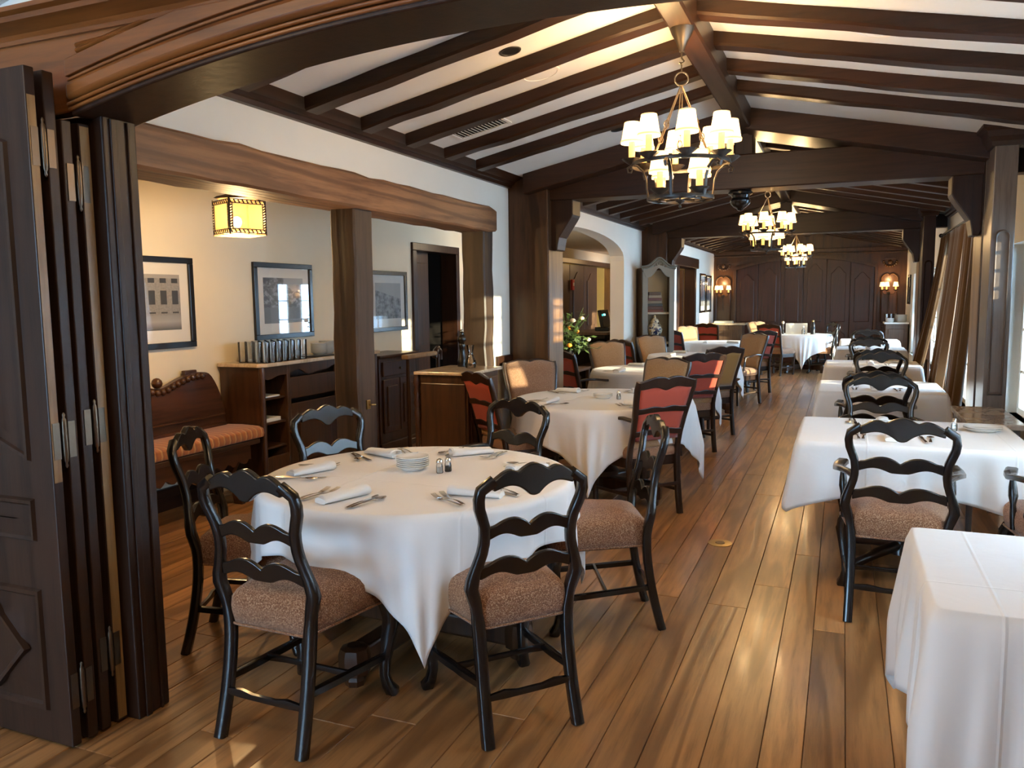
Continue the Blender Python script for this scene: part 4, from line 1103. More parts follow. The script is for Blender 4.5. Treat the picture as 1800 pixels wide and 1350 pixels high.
for deg, who, nt in ((-128, 'the dark red-backed chair', 30), (-42, 'the red-backed armchair', 50), (142, 'the brown chair by the column', 20), (62, 'the orange-brown chair', -30)):
    setting(T2c[0], T2c[1], .69, deg, 'second round table', who, nap_turn=nt)
for k in range(3): lay(PL, -1.72, 6.02, 0, 'topmost white side plate of the short stack on the second round table' if k == 2 else 'white side plate within the short stack on the second round table', 'side plates on the second round table', ZC + k * .0088)
lay(SS, -1.585, 5.99, 0, 'glass salt shaker beside the short plate stack on the second round table', 'shakers', ZC - .001)
for c_, R_, tab, whos in ((T3c, .66, 'third round table', ((-125, 'the flower-side armchair'), (-45, 'the sunlit red-backed chair'), (125, 'the archway chair'))), (T4c, .60, 'fourth round table', ((-125, 'the dark chair under the armoire'), (-50, 'the empty aisle side'), (125, 'the cream-tan chair'))), (T5c, .62, 'fifth round table', ((-115, 'the dark wall-side chair'), (-50, 'the aisle chair')))):
    for deg, who in whos: setting(c_[0], c_[1], R_, deg, tab, who, nap_turn=30, fr=tab[0] == 't', kn=False)
# window tables
def place_rect(x, y, up, tab, side):
    lay(NP, x, y, 90 if up else -90, 'folded white napkin at the %s of the %s' % (side, tab), 'napkins on the ' + tab)
    s = 1 if up else -1
    for k, nm in enumerate(('outer', 'inner')): lay(FK, x - s * (.17 - .03 * k), y + s * .0, 90 * s + 3 - 6 * k, '%s steel fork at the %s of the %s' % (nm, side, tab), 'forks on the ' + tab)
    lay(KN, x + s * .155, y, 90 * s + 4, 'steel table knife at the %s of the %s' % (side, tab), 'knives on the ' + tab)
    lay(SP, x + s * .19, y, 90 * s - 5, 'steel spoon at the %s of the %s' % (side, tab), 'spoons on the ' + tab)
place_rect(.27, 4.77, True, 'second window table', 'near side'); place_rect(.25, 5.33, False, 'second window table', 'far side')
place_rect(.27, 7.22, True, 'third window table', 'near side'); place_rect(.29, 7.76, False, 'third window table', 'far side')
place_rect(.31, 9.82, True, 'fourth window table', 'near side'); place_rect(.36, 12.62, True, 'fifth window table', 'near side')
BP = mkproto('plate', MB().lathe(plate_prof(.10), (0, 0, 0), 40, cap=False), M['china'], 35, 'plate')
for k in range(2): lay(BP, .765, 5.20, 0, 'upper white plate of the pair beside the shaker on the second window table' if k else 'lower white plate of the pair beside the shaker on the second window table', 'plates on the window tables', ZC + k * .009)
lay(SS, .615, 5.16, 0, 'glass salt shaker with steel lid on the second window table', 'shakers', ZC - .001); lay(PS, .622, 5.21, 0, 'pepper shaker behind the salt shaker on the second window table', 'shakers', ZC - .001)
lay(BP, .63, 7.72, 0, 'white plate on the third window table', 'plates on the window tables'); lay(BP, .62, 10.25, 0, 'dark-shadowed white plate on the fourth window table', 'plates on the window tables')
lay(SS, .52, 7.7, 0, 'salt shaker on the third window table', 'shakers', ZC - .001)
# far round table: sign card, bottle, dark holders
o = MB().obox((0, 0, .11), (.42, .012, .22), Matrix.Rotation(-.12, 3, 'X')).build('menu_card', M['card'], None, bevel=.002); o.location = (TFc[0] - .08, TFc[1] + .1, ZC); tag(o, 'cream folded card standing on the far round table', 'card')
t = thing('condiment_bottle', 'small clear bottle with white cap in front of the cream card', 'bottle', (TFc[0] + .06, TFc[1] - .05, ZC)); MB().lathe([(.03, 0), (.032, .08), (.014, .12), (.013, .14)], (0, 0, 0), 12).build('body', M['tumbler'], t, smooth=40); MB().lathe([(.015, .14), (.015, .165), (.0001, .167)], (0, 0, 0), 10).build('cap', M['white_p'], t)
t = thing('bottle_holder', 'dark bottle with pale top beside the cream card', 'bottle', (TFc[0] + .24, TFc[1] + .02, ZC)); MB().lathe([(.045, 0), (.048, .14), (.04, .2), (.02, .25)], (0, 0, 0), 14).build('body', M['black_p'], t, smooth=40); MB().lathe([(.02, .25), (.022, .28), (.0001, .29)], (0, 0, 0), 10).build('cap', M['brass'], t, smooth=40)
t = thing('bud_vase', 'slim dark vase holding one pale bloom left of the cream card', 'vase', (TFc[0] - .34, TFc[1] + .05, ZC)); MB().lathe([(.02, 0), (.024, .05), (.012, .14), (.014, .2)], (0, 0, 0), 10).build('vessel', M['black_p'], t, smooth=40); MB().sphere((0, 0, .235), .03, 8, 6).build('bloom', M['pale'], t, smooth=80)
# ================================================================== CHANDELIERS
def lamp_light(parent, p, e, r=.02, c=(1, .66, .30)):
    l = bpy.data.lights.new('bulb_light', 'POINT'); o = bpy.data.objects.new('bulb_light', l); C.objects.link(o)
    l.energy = e; l.color = c; l.shadow_soft_size = r; o.parent = parent; o.location = p
def candle(t, x, y, z, light=0, hs=.105, cs=.10):
    """saucer, candle sleeve and lit clip-on shade"""
    m = MB(); n = 20; rows = []
    for r, dz in ((.006, -.012), (.02, -.006), (.040, .010), (.050, .020), (.047, .019), (.034, .008), (.006, .004)):
        rows.append([(x + r * (1 + (.07 * math.cos(10 * 2 * PI * k / n) if r > .03 else 0)) * math.cos(2 * PI * k / n), y + r * math.sin(2 * PI * k / n) * (1 + (.07 * math.cos(10 * 2 * PI * k / n) if r > .03 else 0)), z + dz) for k in range(n)])
    m.quadgrid(rows, close_u=True); m.build('candle_dish', M['iron'], t, smooth=40)
    MB().lathe([(.016, 0), (.016, cs), (.0001, cs)], (x, y, z + .004), 12).build('candle', M['wax'], t, smooth=40)
    s = MB(); s.lathe([(.056, 0), (.038, hs)], (x, y, z + cs - .005), 20, cap=False); sh = s.build('lamp_shade', M['shade'], t, smooth=60)
    MB().lathe([(.0572, .004), (.0566, .012)], (x, y, z + cs - .003), 20, cap=False).build('shade_trim', M['shade_rim'], t, smooth=60)
    MB().lathe([(.0392, hs - .010), (.0385, hs - .001)], (x, y, z + cs - .005), 20, cap=False).build('shade_trim', M['shade_rim'], t, smooth=60)
    MB().sphere((x, y, z + cs + .03), .013, 8, 6, 1.6).build('bulb', M['bulb'], t, smooth=80)
def chandelier(label, zhang):
    t = thing('chandelier', label, 'chandelier')
    I = M['iron']
    MB().lathe([(.0, .0), (.012, 0), (.014, .012), (.03, .05), (.05, .085), (.062, .115), (.058, .118), (.0, .118)], (0, 0, zhang - .118), 18).build('canopy', M['bronze'], t, smooth=40)
    h = zhang - .118
    m = MB(); m.tube([(0, 0, h), (0, 0, h - .03), (.012, 0, h - .045), (0, 0, h - .06), (-.012, 0, h - .05)], .005, 6); m.tube([(.0, 0, h - .05), (.0, 0, h - .095)], .004, 6)
    zr = h - .13
    m.tube([(.033 * math.cos(a * PI / 8), 0, zr + .033 * math.sin(a * PI / 8)) for a in range(17)], .0045, 6); m.build('hook_and_ring', I, t, smooth=60)
    zu = 2.232; RU = .245
    for k in range(3):
        a = 2 * PI * k / 3 + .5; m = MB(); e = Vector((math.cos(a) * .17, math.sin(a) * .17, zu + .02)); s = Vector((0, 0, zr - .03)); 
        for sg in (-1, 1):
            side = Vector((-math.sin(a), math.cos(a), 0)) * .008 * sg; m.tube([s + side * .4, s.lerp(e, .5) + side, e + side * .4], .0032, 5)
        for q in range(3):
            cpt = s.lerp(e, .5 + .2 * q); m.tube([cpt + Vector((.012 * math.cos(b * PI / 4), .006 * math.sin(b), .022 * math.sin(b * PI / 4))) for b in range(9)], .003, 5)
        m.build('chain', M['bronze'], t, smooth=60)
    m = MB(); m.tube([(RU * math.cos(a * PI / 18), RU * math.sin(a * PI / 18), zu - .012) for a in range(37)], (.011, .004), 6, up=(0, 0, 1)); m.build('upper_ring', I, t, smooth=60)
    m = MB()
    for R_ in (.165, .10): m.tube([(R_ * math.cos(a * PI / 18), R_ * math.sin(a * PI / 18), 2.048) for a in range(37)], (.010, .004), 6, up=(0, 0, 1))
    for k in range(8):
        a = k * PI / 4; c_ = Vector((math.cos(a) * .13, math.sin(a) * .13, 2.048)); m.tube([c_ + Vector((.026 * math.cos(b * PI / 5), .026 * math.sin(b * PI / 5), 0)) for b in range(11)], .004, 5)
    for k in range(4):
        a = k * PI / 4; d = Vector((math.cos(a), math.sin(a), 0)) * .16; m.tube([Vector((0, 0, 2.045)) - d, Vector((0, 0, 2.045)) + d], .005, 5)
    m.lathe([(.0, -.045), (.008, -.035), (.005, -.022), (.022, -.008), (.024, 0), (.0, .006)], (0, 0, 2.042), 12); m.build('lower_ring', I, t, smooth=60)
    for k in range(6):
        a = k * PI / 3 + .26; d = Vector((math.cos(a), math.sin(a), 0)); pts = []
        for r_, z in ((.165, 2.05), (.172, 2.10), (.175, 2.14), (.19, 2.182), (.22, 2.21), (.25, 2.214), (.272, 2.198), (.268, 2.178), (.252, 2.178), (.248, 2.192), (.258, 2.197)): pts.append(d * r_ + Vector((0, 0, z)))
        MB().tube(pts, [(.010, .005)] * 7 + [(.006, .004)] * 4, 6, up=(-d.y, d.x, 0)).build('scroll_arm', I, t, smooth=60)
    for k in range(8):
        a = k * PI / 4 + .12; candle(t, RU * math.cos(a), RU * math.sin(a), zu)
    for k in range(4):
        a = k * PI / 2 + .75; candle(t, .135 * math.cos(a), .135 * math.sin(a), 2.07)
    return t
CHL = 5.0
ch1 = chandelier('wrought-iron chandelier with lit candle lamps nearest the camera, above the front tables', 2.885)
ch1.location = (-.78, 4.15, 0); ch1.rotation_euler = (0, 0, .18); ch1['group'] = 'iron chandeliers'
ch2 = dup(ch1, (-.78, 9.15, 0), .62, 'lit iron chandelier in the middle bay, between the two trusses', 'iron chandeliers')
ch3 = dup(ch1, (-.78, 14.95, 0), 1.0, 'smallest-looking lit chandelier in the far bay before the panelled wall', 'iron chandeliers')
for c_ in (ch1, ch2, ch3):
    for k in range(4):
        a = k * PI / 2 + .4; lamp_light(c_, (.26 * math.cos(a), .26 * math.sin(a), 2.54), CHL)
    lamp_light(c_, (0, 0, 2.20), CHL * .8)
# ---- wall sconces beside the far doors
def sconce():
    t = thing('wall_sconce', 'sconce', 'wall lamp'); I = M['iron']
    MB().lathe([(.035, 0), (.03, .012), (.0, .02)], (0, 0, 0), 12).build('back_plate', I, t, smooth=40)
    t.children[0].rotation_euler = (PI / 2, 0, 0)
    m = MB()
    m.tube([(0, -.01, -.35), (0, -.02, -.2), (0, -.03, 0), (0, -.06, .02)], .007, 6)
    for s, e in ((-1, .13), (-.35, .05), (1, .13)): m.tube([(0, -.05, -.03), (.10 * s, -.08, -.02), (.135 * s, -.10, .05)], .006, 6)
    m.build('arm', I, t, smooth=60)
    for s in (-.135, -.045, .135): candle(t, s, -.10, .06, cs=.09, hs=.10)
    lamp_light(t, (0, -.16, .30), 2.6)
    return t
s1 = sconce(); s1.location = (-2.62, YF - .02, 1.56); s1['label'] = 'lit three-candle wall sconce on the panelling beside the framed pictures'; s1['group'] = 'wall sconces'
dup(s1, (.93, YF - .02, 1.58), 0, 'lit three-candle wall sconce above the white dishes on the far console', 'wall sconces')
# ---- hall lantern
t = thing('hall_lantern', 'square mica lantern with pierced dark metal frame hanging in the hall', 'lantern', (-3.70, 4.26, 1.985), -.42)
hw_ = .125; H = .235
for k in range(4):
    mt = Matrix.Rotation(k * PI / 2, 3, 'Z')
    m = MB().obox(mt @ Vector((hw_ - .004, 0, H / 2)), (.003, 2 * hw_ - .03, H - .04), mt); m.build('mica_panel', M['mica'], t)
    m = MB()
    for (y_, z_, sy_, sz_) in ((0, .012, 2 * hw_, .006), (0, .036, 2 * hw_, .005), (0, H - .012, 2 * hw_, .006), (0, H - .036, 2 * hw_, .005), (hw_ - .003, H / 2, .006, H), (-hw_ + .003, H / 2, .006, H), (hw_ - .022, H / 2, .004, H - .06), (-hw_ + .022, H / 2, .004, H - .06)):
        m.obox(mt @ Vector((hw_, y_, z_)), (.006, sy_, sz_), mt)
    for q in range(9):
        y_ = lerp(-hw_ + .01, hw_ - .01, q / 8)
        for z_ in (.024, H - .024): m.obox(mt @ Vector((hw_, y_, z_)), (.005, .008, .026), mt @ Matrix.Rotation(.5, 3, 'X'))
        z_ = lerp(.05, H - .05, q / 8)
        for y2 in (hw_ - .012, -hw_ + .012): m.obox(mt @ Vector((hw_, y2, z_)), (.005, .022, .008), mt @ Matrix.Rotation(.5, 3, 'X'))
    m.build('pierced_frame', M['iron'], t)
MB().prism([(-hw_, -hw_), (hw_, -hw_), (hw_, hw_), (-hw_, hw_)], 2, 0, .004).build('bottom_panel', M['mica'], t)
m = MB().lathe([(.17, 0), (.15, .012), (.09, .03), (.05, .05), (.03, .06), (.012, .062)], (0, 0, H), 4); m.tube([(0, 0, H + .06), (0, 0, 2.46 - 1.985)], .006, 6); m.tube([(.025 * math.cos(a * PI / 6), 0, H + .085 + .025 * math.sin(a * PI / 6)) for a in range(13)], .005, 6)
m.build('cap', M['iron'], t)
MB().sphere((.05, -.04, .085), .03, 10, 8, 1.2).build('bulb', M['bulb'], t, smooth=80)
lamp_light(t, (0, 0, -.06), 13, .03); lamp_light(t, (.0, 0, .12), 7, .03)
# ---- ceiling fittings
def on_ceiling(x, y, dz=0): return (x, y, ceilz(x) - dz), (0, math.atan(.21) * (-1 if x < -.78 else 1), 0)
for (x, y, lb) in ((-1.67, 4.06, 'black recessed spotlight in the near left ceiling bay'), (-1.66, 6.24, 'dark recessed spotlight in the ceiling beside the first truss'), (.09, 6.18, 'dark recessed spotlight in the window-side ceiling slope')):
    l, r = on_ceiling(x, y, .001); t = thing('recessed_spotlight', lb, 'spotlight', l); t.rotation_euler = r; t['group'] = 'recessed spotlights'
    MB().lathe([(.060, 0), (.058, -.004), (.048, -.003), (.046, .001)], (0, 0, 0), 24, cap=False).build('trim_ring', M['iron'], t, smooth=40); MB().lathe([(.0001, .0), (.048, -.0005)], (0, 0, 0), 24, cap=False).build('reflector', M['black_p'], t)
for (x, y, lb) in ((-1.67, 4.52, 'round white ceiling speaker in the slope left of the chandelier'), (.11, 4.5, 'round white ceiling speaker in the window-side slope')):
    l, r = on_ceiling(x, y, .001); t = thing('ceiling_speaker', lb, 'speaker', l); t.rotation_euler = r; t['group'] = 'ceiling speakers'
    MB().lathe([(.115, 0), (.113, -.006), (.100, -.006), (.098, -.003)], (0, 0, 0), 32, cap=False).build('trim_ring', M['ceil'], t, smooth=40); MB().lathe([(.0001, -.003), (.099, -.003)], (0, 0, 0), 32, cap=False).build('grille', M['ceil'], t)
l, r = on_ceiling(-2.33, 5.10, .002); t = thing('ceiling_vent', 'white louvred air vent between two rafters above the oak lintel', 'vent', l); t.rotation_euler = r
m = MB()
for q in ((-.20, .20, -.105, -.085), (-.20, .20, .085, .105), (-.20, -.18, -.085, .085), (.18, .20, -.085, .085)): m.box(q[0], q[1], q[2], q[3], -.008, 0)
m.build('frame', M['ceil'], t); MB().box(-.18, .18, -.085, .085, -.001, 0).build('duct', M['darkvoid'], t)
for k in range(14):
    x = lerp(-.165, .165, k / 13); MB().obox((x, 0, -.006), (.014, .17, .002), Matrix.Rotation(.5, 3, 'Y')).build('slat', M['ceil'], t)

# ================================================================== HALL FURNITURE
# carved settle with striped cushion
t = thing('settle_bench', 'carved dark wooden settle with a striped seat cushion in the hall', 'bench')
W = M['furny']
Y0, Y1 = 2.52, 4.98
def bt(y):
    d = abs(y - 3.75)                       # distance from the carved medallion
    z = .955 + .055 * math.exp(-(d / .3) ** 2) + .06 * math.exp(-((d - .98) / .22) ** 2) - .03 * math.exp(-((d - .60) / .12) ** 2)
    e = 1.23 - d
    if e < .16: z = .70 + (z - .70) * math.sin(max(0, min(1, e / .16)) * PI / 2) ** .7
    return z
ys = [lerp(Y0, Y1, k / 90) for k in range(91)]
m = MB(); rw = [[(-4.60, y, .46), (-4.555, y, .46), (-4.555 - .05 * (bt(y) - .5), y, bt(y)), (-4.60 - .05 * (bt(y) - .5), y, bt(y))] for y in ys]
b = m.quadgrid(rw, close_u=True); m.f.append((b, b + 1, b + 2, b + 3)); e = b + 360; m.f.append((e + 3, e + 2, e + 1, e)); m.build('backrest', W, t, smooth=35)
m = MB(); m.box(-4.58, -4.53, Y0 + .02, Y1 - .02, .56, .60); m.box(-4.575, -4.538, Y0 + .02, Y1 - .02, .655, .67); m.build('back_rail', W, t, bevel=.006)
m = MB(); y = Y0 + .2
while y < Y1 - .2:
    m.sphere((-4.555 - .05 * (bt(y) - .54), y, bt(y) - .03), .026, 7, 5); y += .05
for cy in (3.76,):
    for k in range(26):
        a = 2 * PI * k / 26; m.sphere((-4.565, cy + .15 * math.sin(a) * (1 - .25 * math.cos(a)), .79 + .14 * math.cos(a)), .018, 7, 5)
    for i in range(7):
        for j in range(7):
            y_, z_ = cy + (i - 3) * .03, .79 + (j - 3) * .028
            if abs(i - 3) + abs(j - 3) < 5: m.sphere((-4.565, y_, z_), .011, 6, 4)
m.build('beaded_carving', W, t, smooth=60)
MB().tube([(-4.562, 3.76 + .115 * math.sin(a * PI / 12), .79 + .115 * math.cos(a * PI / 12)) for a in range(25)], .009, 6).build('carved_medallion', W, t, smooth=60)
MB().sphere((-4.575, 4.32, .97), .04, 10, 6).build('carved_rosette', W, t, smooth=60)
MB().box(-4.58, -4.22, Y0, Y1, .44, .48).build('seat', W, t, bevel=.008)
m = MB(); sec = [(-4.56, .482), (-4.245, .482), (-4.20, .49), (-4.192, .52), (-4.20, .56), (-4.24, .575), (-4.40, .58), (-4.55, .575)]
rw = [[(x, y, z) for x, z in sec] for y in (Y0 + .01, Y0 + .03, 3.8, 4.4, Y1 - .0, Y1 + .02)]
b = m.quadgrid(rw, close_u=True); m.f.append(tuple(range(b, b + 8))); m.f.append(tuple(range(b + 40, b + 48))); m.build('seat_cushion', M['stripe'], t, smooth=50, bevel=.008)
out = [(Y0 + .1, .44)]
n = 90
for k in range(n + 1):
    y = lerp(Y0 + .1, Y1 - .1, k / n); out.append((y, .30 + .035 * abs(math.sin((y - Y0) * 2 * PI / .24)) - .018 * (math.sin((y - Y0) * 2 * PI / .12) > .6)))
out.append((Y1 - .1, .44))
MB().prism(out, 0, -4.265, -4.235).build('apron', W, t)
for yl in (Y0 + .25, Y1 - .22):
    out = [(-4.56, 0), (-4.44, 0), (-4.42, .03), (-4.46, .10), (-4.44, .16), (-4.34, .19), (-4.30, .25), (-4.25, .33), (-4.24, .44), (-4.56, .44)]
    MB().prism(out, 1, yl - .022, yl + .022).build('leg', W, t, bevel=.006)
    m = MB(); m.prism([(-4.30, 0), (-4.22, 0), (-4.215, .03), (-4.25, .09), (-4.245, .16), (-4.28, .22), (-4.32, .18), (-4.315, .07)], 1, yl - .02, yl + .02); m.build('leg', W, t, bevel=.006)
# wood block behind the settle
o = MB().box(-4.64, -4.60, 4.62, 4.74, .90, 1.035).build('wooden_block', M['furn'], None, bevel=.006); tag(o, 'small carved wooden block rising behind the settle against the wall', 'carving')
# ---- sideboard with marble top
t = thing('marble_topped_sideboard', 'walnut sideboard with a cream marble top and open shelves in the hall', 'sideboard')
F = M['furn']; X0, X1, YA_, YB_ = -4.64, -4.22, 5.03, 6.72
MB().prism([(X0, YA_ - .03), (X1 - .02, YA_ - .03), (X1 + .03, YA_ + .03), (X1 + .03, YB_ + .02), (X0, YB_ + .02)], 2, 1.032, 1.062).build('marble_top', M['marble'], t, bevel=.006)
m = MB(); m.box(X0, X1 - .02, YA_, YA_ + .03, .08, 1.03).box(X0, X1 - .02, YB_ - .03, YB_, .08, 1.03).box(X0, X0 + .02, YA_ + .03, YB_ - .03, .08, 1.03).box(X0 + .02, X1 - .02, YA_ + .03, YB_ - .03, .08, .12).box(X0 + .02, X1 - .02, YA_ + .03, YB_ - .03, .99, 1.03); m.build('carcass', F, t)
for y in (YA_ + .015, 5.36, 6.05, YB_ - .015):
    MB().box(X1 - .03, X1 + .0, y - .022, y + .022, 0, 1.03).build('stile', F, t, bevel=.006)
MB().tube([(X1 - .005, YA_ + .005, z) for z in (0, .03, .06, .08, .5, .9, .98, 1.03)], [.02, .026, .02, .022, .022, .022, .026, .02], 10).build('corner_post', F, t, smooth=50)
out = [(YA_ + .04, 1.03), (YA_ + .04, .955)]
for k in range(41):
    y = lerp(YA_ + .04, YB_ - .04, k / 40); out.append((y, .955 - .02 * math.sin((y - YA_) * 2 * PI / .55) - .012 * math.sin((y - YA_) * 2 * PI / .27)))
out.append((YB_ - .04, 1.03)); MB().prism(out, 0, X1 - .025, X1 - .005).build('scalloped_rail', F, t)
for z in (.36, .56, .76): MB().box(X0 + .02, X1 - .03, YA_ + .03, 5.34, z, z + .018).build('shelf', F, t, bevel=.003)
MB().box(X0 + .02, X1 - .02, 5.34, 5.37, .12, .99).build('divider', F, t)
out = [(5.06, .30), (5.06, .20)] + [(lerp(5.06, 5.34, k / 16), .20 + .03 * math.sin(k / 16 * PI * 3) ** 2) for k in range(17)] + [(5.34, .30)]
MB().box(X1 - .03, X1 - .008, 5.06, 5.34, .1, .30).build('lower_panel', F, t, bevel=.006)
for a, b in ((5.39, 6.03), (6.07, 6.69)):
    MB().box(X1 - .03, X1 - .01, a, b, .74, .92).build('drawer', F, t, bevel=.006)
    d = MB().box(X1 - .03, X1 - .01, a, b, .12, .70).build('door', F, t, bevel=.006)
    n = 12; o2 = [(a + .1, .2), (b - .1, .2)] + [(lerp(b - .1, a + .1, k / n), .58 + .03 * math.sin(PI * k / n * 3) ** 2) for k in range(n + 1)]
    MB().prism(o2, 0, X1 - .01, X1 + .004).build('door_panel', F, d, bevel=.008)
for i, (y, z, mm, lb) in enumerate(((5.2, .778, 'paper', 'folded white papers on the top open shelf of the sideboard'), (5.2, .578, 'card', 'cream book lying on the middle open shelf of the sideboard'))):
    o = MB().box(-4.50, -4.27, y - .09, y + .10, z, z + (.012 if i == 0 else .03)).build('papers' if i == 0 else 'book', M[mm], None, bevel=.002); tag(o, lb, 'papers' if i == 0 else 'book')
# glasses upside down in a block
g = mkproto('highball_glass', MB().lathe([(.030, .0), (.033, .002), (.036, .165), (.0335, .165), (.031, .008), (.0001, .006)], (0, 0, 0), 20), M['tumbler'], 40, 'glass')
for i in range(4):
    for j in range(7):
        place(g, -4.47 + i * .077, 5.11 + j * .079, 0, 1, 'clear highball glass in the block of glasses on the marble sideboard top', 'glasses on the sideboard', 1.0635)
bl = mkproto('small_plate', MB().lathe(plate_prof(.075), (0, 0, 0), 28, cap=False), M['chinagrey'], 35, 'plate')
for si, (x, y, nn) in enumerate(((-4.50, 5.80, 6), (-4.36, 5.98, 10), (-4.46, 6.24, 12))):
    w_ = ('short', 'middle', 'tall')[si]
    for k in range(nn): place(bl, x, y, 0, 1, ('topmost plate of the %s stack on the marble sideboard' if k == nn - 1 else 'pale plate within the %s stack on the marble sideboard') % w_, 'plate stacks on the sideboard', 1.0635 + (.012 if si == 1 else 0) + k * .0088)
o = MB().prism([(-4.30, 5.72), (-4.24, 5.76), (-4.23, 6.08), (-4.42, 6.10), (-4.45, 5.78)], 2, 1.0635, 1.0735).build('black_tray', M['black_p'], None, bevel=.004); tag(o, 'black tray under the middle plate stack on the sideboard', 'tray')
# ---- second cabinet behind the posts
t = thing('drawer_cabinet', 'dark walnut cabinet with a drawer and doors behind the oak posts', 'cabinet')
a, b = 6.83, 7.58
MB().box(-4.64, -4.27, a, b, .10, .97).build('carcass', F, t, bevel=.004); MB().box(-4.645, -4.24, a - .02, b + .025, .97, 1.0).build('cabinet_top', F, t, bevel=.008)
MB().box(-4.27, -4.25, a + .05, b - .05, .78, .93).build('drawer', F, t, bevel=.008)
MB().sphere((-4.24, (a + b) / 2, .85), .014, 8, 6).build('knob', M['bronze'], t, smooth=80)
for k in range(2):
    y0, y1 = lerp(a + .05, b - .05, k / 2) + .005, lerp(a + .05, b - .05, (k + 1) / 2) - .005
    d = MB().box(-4.27, -4.25, y0, y1, .2, .75).build('door', F, t, bevel=.006); MB().box(-4.25, -4.238, y0 + .06, y1 - .06, .27, .68).build('door_panel', F, d, bevel=.01)
MB().box(-4.66 + .02, -4.25, a - .01, b + .01, 0, .10).build('plinth', F, t, bevel=.006)
# ---- corner service cabinet between the posts with mill and carafe
t = thing('service_cabinet', 'dark service cabinet with a pale marble top standing between the oak posts', 'cabinet')
S = M['furn']
MB().box(-3.11, -2.62, 5.48, 6.12, .965, .99).build('marble_top', M['marble'], t, bevel=.005)
MB().box(-3.08, -2.65, 5.51, 6.09, .06, .965).build('carcass', S, t, bevel=.005)
MB().tube([(-3.095, 5.50, z) for z in (.0, .05, .10, .45, .60, .66, .70, .74, .78, .82, .86, .90, .94, .965)], [.02, .026, .018, .018, .02, .028, .016, .03, .016, .028, .016, .03, .02, .022], 10).build('turned_post', S, t, smooth=50)
MB().box(-3.06, -2.67, 5.498, 5.51, .15, .90).build('side_panel', S, t, bevel=.008)
MB().box(-2.65, -2.638, 5.54, 6.06, .14, .92).build('door', S, t, bevel=.008)
t = thing('pepper_mill', 'tall black turned pepper mill on the service cabinet', 'pepper mill', (-2.935, 6.0, .9905)); t.scale = (1.15, 1.15, .90)
MB().lathe([(.034, 0), (.036, .01), (.033, .03), (.036, .045), (.030, .07), (.022, .13), (.020, .17), (.027, .20), (.022, .215)], (0, 0, 0), 20).build('body', M['black'], t, smooth=50)
MB().lathe([(.02, .216), (.027, .23), (.032, .25), (.030, .275), (.018, .292), (.014, .30), (.018, .312), (.010, .325), (.0001, .328)], (0, 0, 0), 20).build('head', M['black'], t, smooth=50)
MB().sphere((0, 0, .338), .010, 10, 6).build('knob', M['chrome'], t, smooth=80)
t = mkproto('glass_carafe', MB().lathe([(.028, 0), (.036, .01), (.038, .03), (.030, .055), (.016, .085), (.015, .10), (.026, .145), (.0245, .145), (.0135, .10), (.0145, .085), (.027, .055), (.034, .03), (.0001, .012)], (0, 0, 0), 20, cap=False), M['tumbler'], 50, 'carafe'); t.location = (-2.80, 5.88, .9905); t.scale = (1.3, 1.3, 1.3); t['label'] = 'small clear glass carafe next to the black pepper mill'
# ---- blond tray stand in the hall
t = thing('tray_stand', 'blond wooden rail with a rounded end on a dark stand before the hall door', 'stand')
MB().box(-4.10, -4.02, 6.98, 7.62, .955, 1.0).build('top_rail', M['tray'], t, bevel=.012)
MB().tube([(-4.06, 7.62, .93), (-4.06, 7.66, 1.0), (-4.06, 7.70, 1.02), (-4.06, 7.74, .99), (-4.06, 7.74, .90)], [.03, .035, .036, .034, .03], 10).build('end_bracket', M['furn'], t, smooth=50)
m = MB()
for y in (7.05, 7.70): m.tube([(-4.06, y, .96), (-4.06, y, .5), (-4.06, y, .0)], [.02, .024, .02], 8)
m.tube([(-4.06, 7.05, .12), (-4.06, 7.70, .12)], .014, 6); m.build('leg', M['furn'], t, smooth=50)
# ---- framed photographs
def picture(nm, label, x, y0, y1, z0, z1, kind, seed, fw_=.045, mat_w=.085, side=1):
    t = thing(nm, label, 'picture'); s = side
    xf = x + .002 * s
    def bx(y_a, y_b, z_a, z_b, d0, d1): return MB().box(min(x + s * d0, x + s * d1), max(x + s * d0, x + s * d1), y_a, y_b, z_a, z_b)
    m = MB()
    for q in ((y0, y1, z1 - fw_, z1), (y0, y1, z0, z0 + fw_), (y0, y0 + fw_, z0 + fw_, z1 - fw_), (y1 - fw_, y1, z0 + fw_, z1 - fw_)):
        xa, xb = sorted((x, x + s * .03)); m.box(xa, xb, q[0], q[1], q[2], q[3])
    m.build('frame', M['black'] if kind != 'x' else M['iron'], t, bevel=.004)
    bx(y0 + fw_, y1 - fw_, z0 + fw_, z1 - fw_, .002, .010).build('mat_board', M['paper'], t)
    a = mat_w
    bx(y0 + fw_ + a, y1 - fw_ - a, z0 + fw_ + a * 1.1, z1 - fw_ - a, .010, .0115).build('photograph', photo_print('grey_print_%d' % seed, seed, kind), t)
    xm = x + s * .018; g_ = MB(); g_.v = [(xm, y0 + fw_, z0 + fw_), (xm, y1 - fw_, z0 + fw_), (xm, y1 - fw_, z1 - fw_), (xm, y0 + fw_, z1 - fw_)]; g_.f = [(0, 1, 2, 3)]; g_.build('glazing', M['picglass'], t)
    return t
picture('framed_photograph', 'black framed photograph of a columned street front beside the folded doors', XH, 3.98, 4.79, 1.21, 1.89, 'building', 1)
picture('framed_photograph', 'black framed street photograph above the highball glasses', XH, 5.48, 6.29, 1.22, 1.89, 'street', 2)
picture('framed_photograph', 'dark grey framed photograph between the post and the hall door', XH, 7.28, 8.07, 1.21, 1.87, 'ship', 3)
picture('framed_picture', 'narrow framed picture nearer the dark doorway in the far bay', XL, 17.45, 18.15, 1.2, 2.05, 'ship', 4, .05)
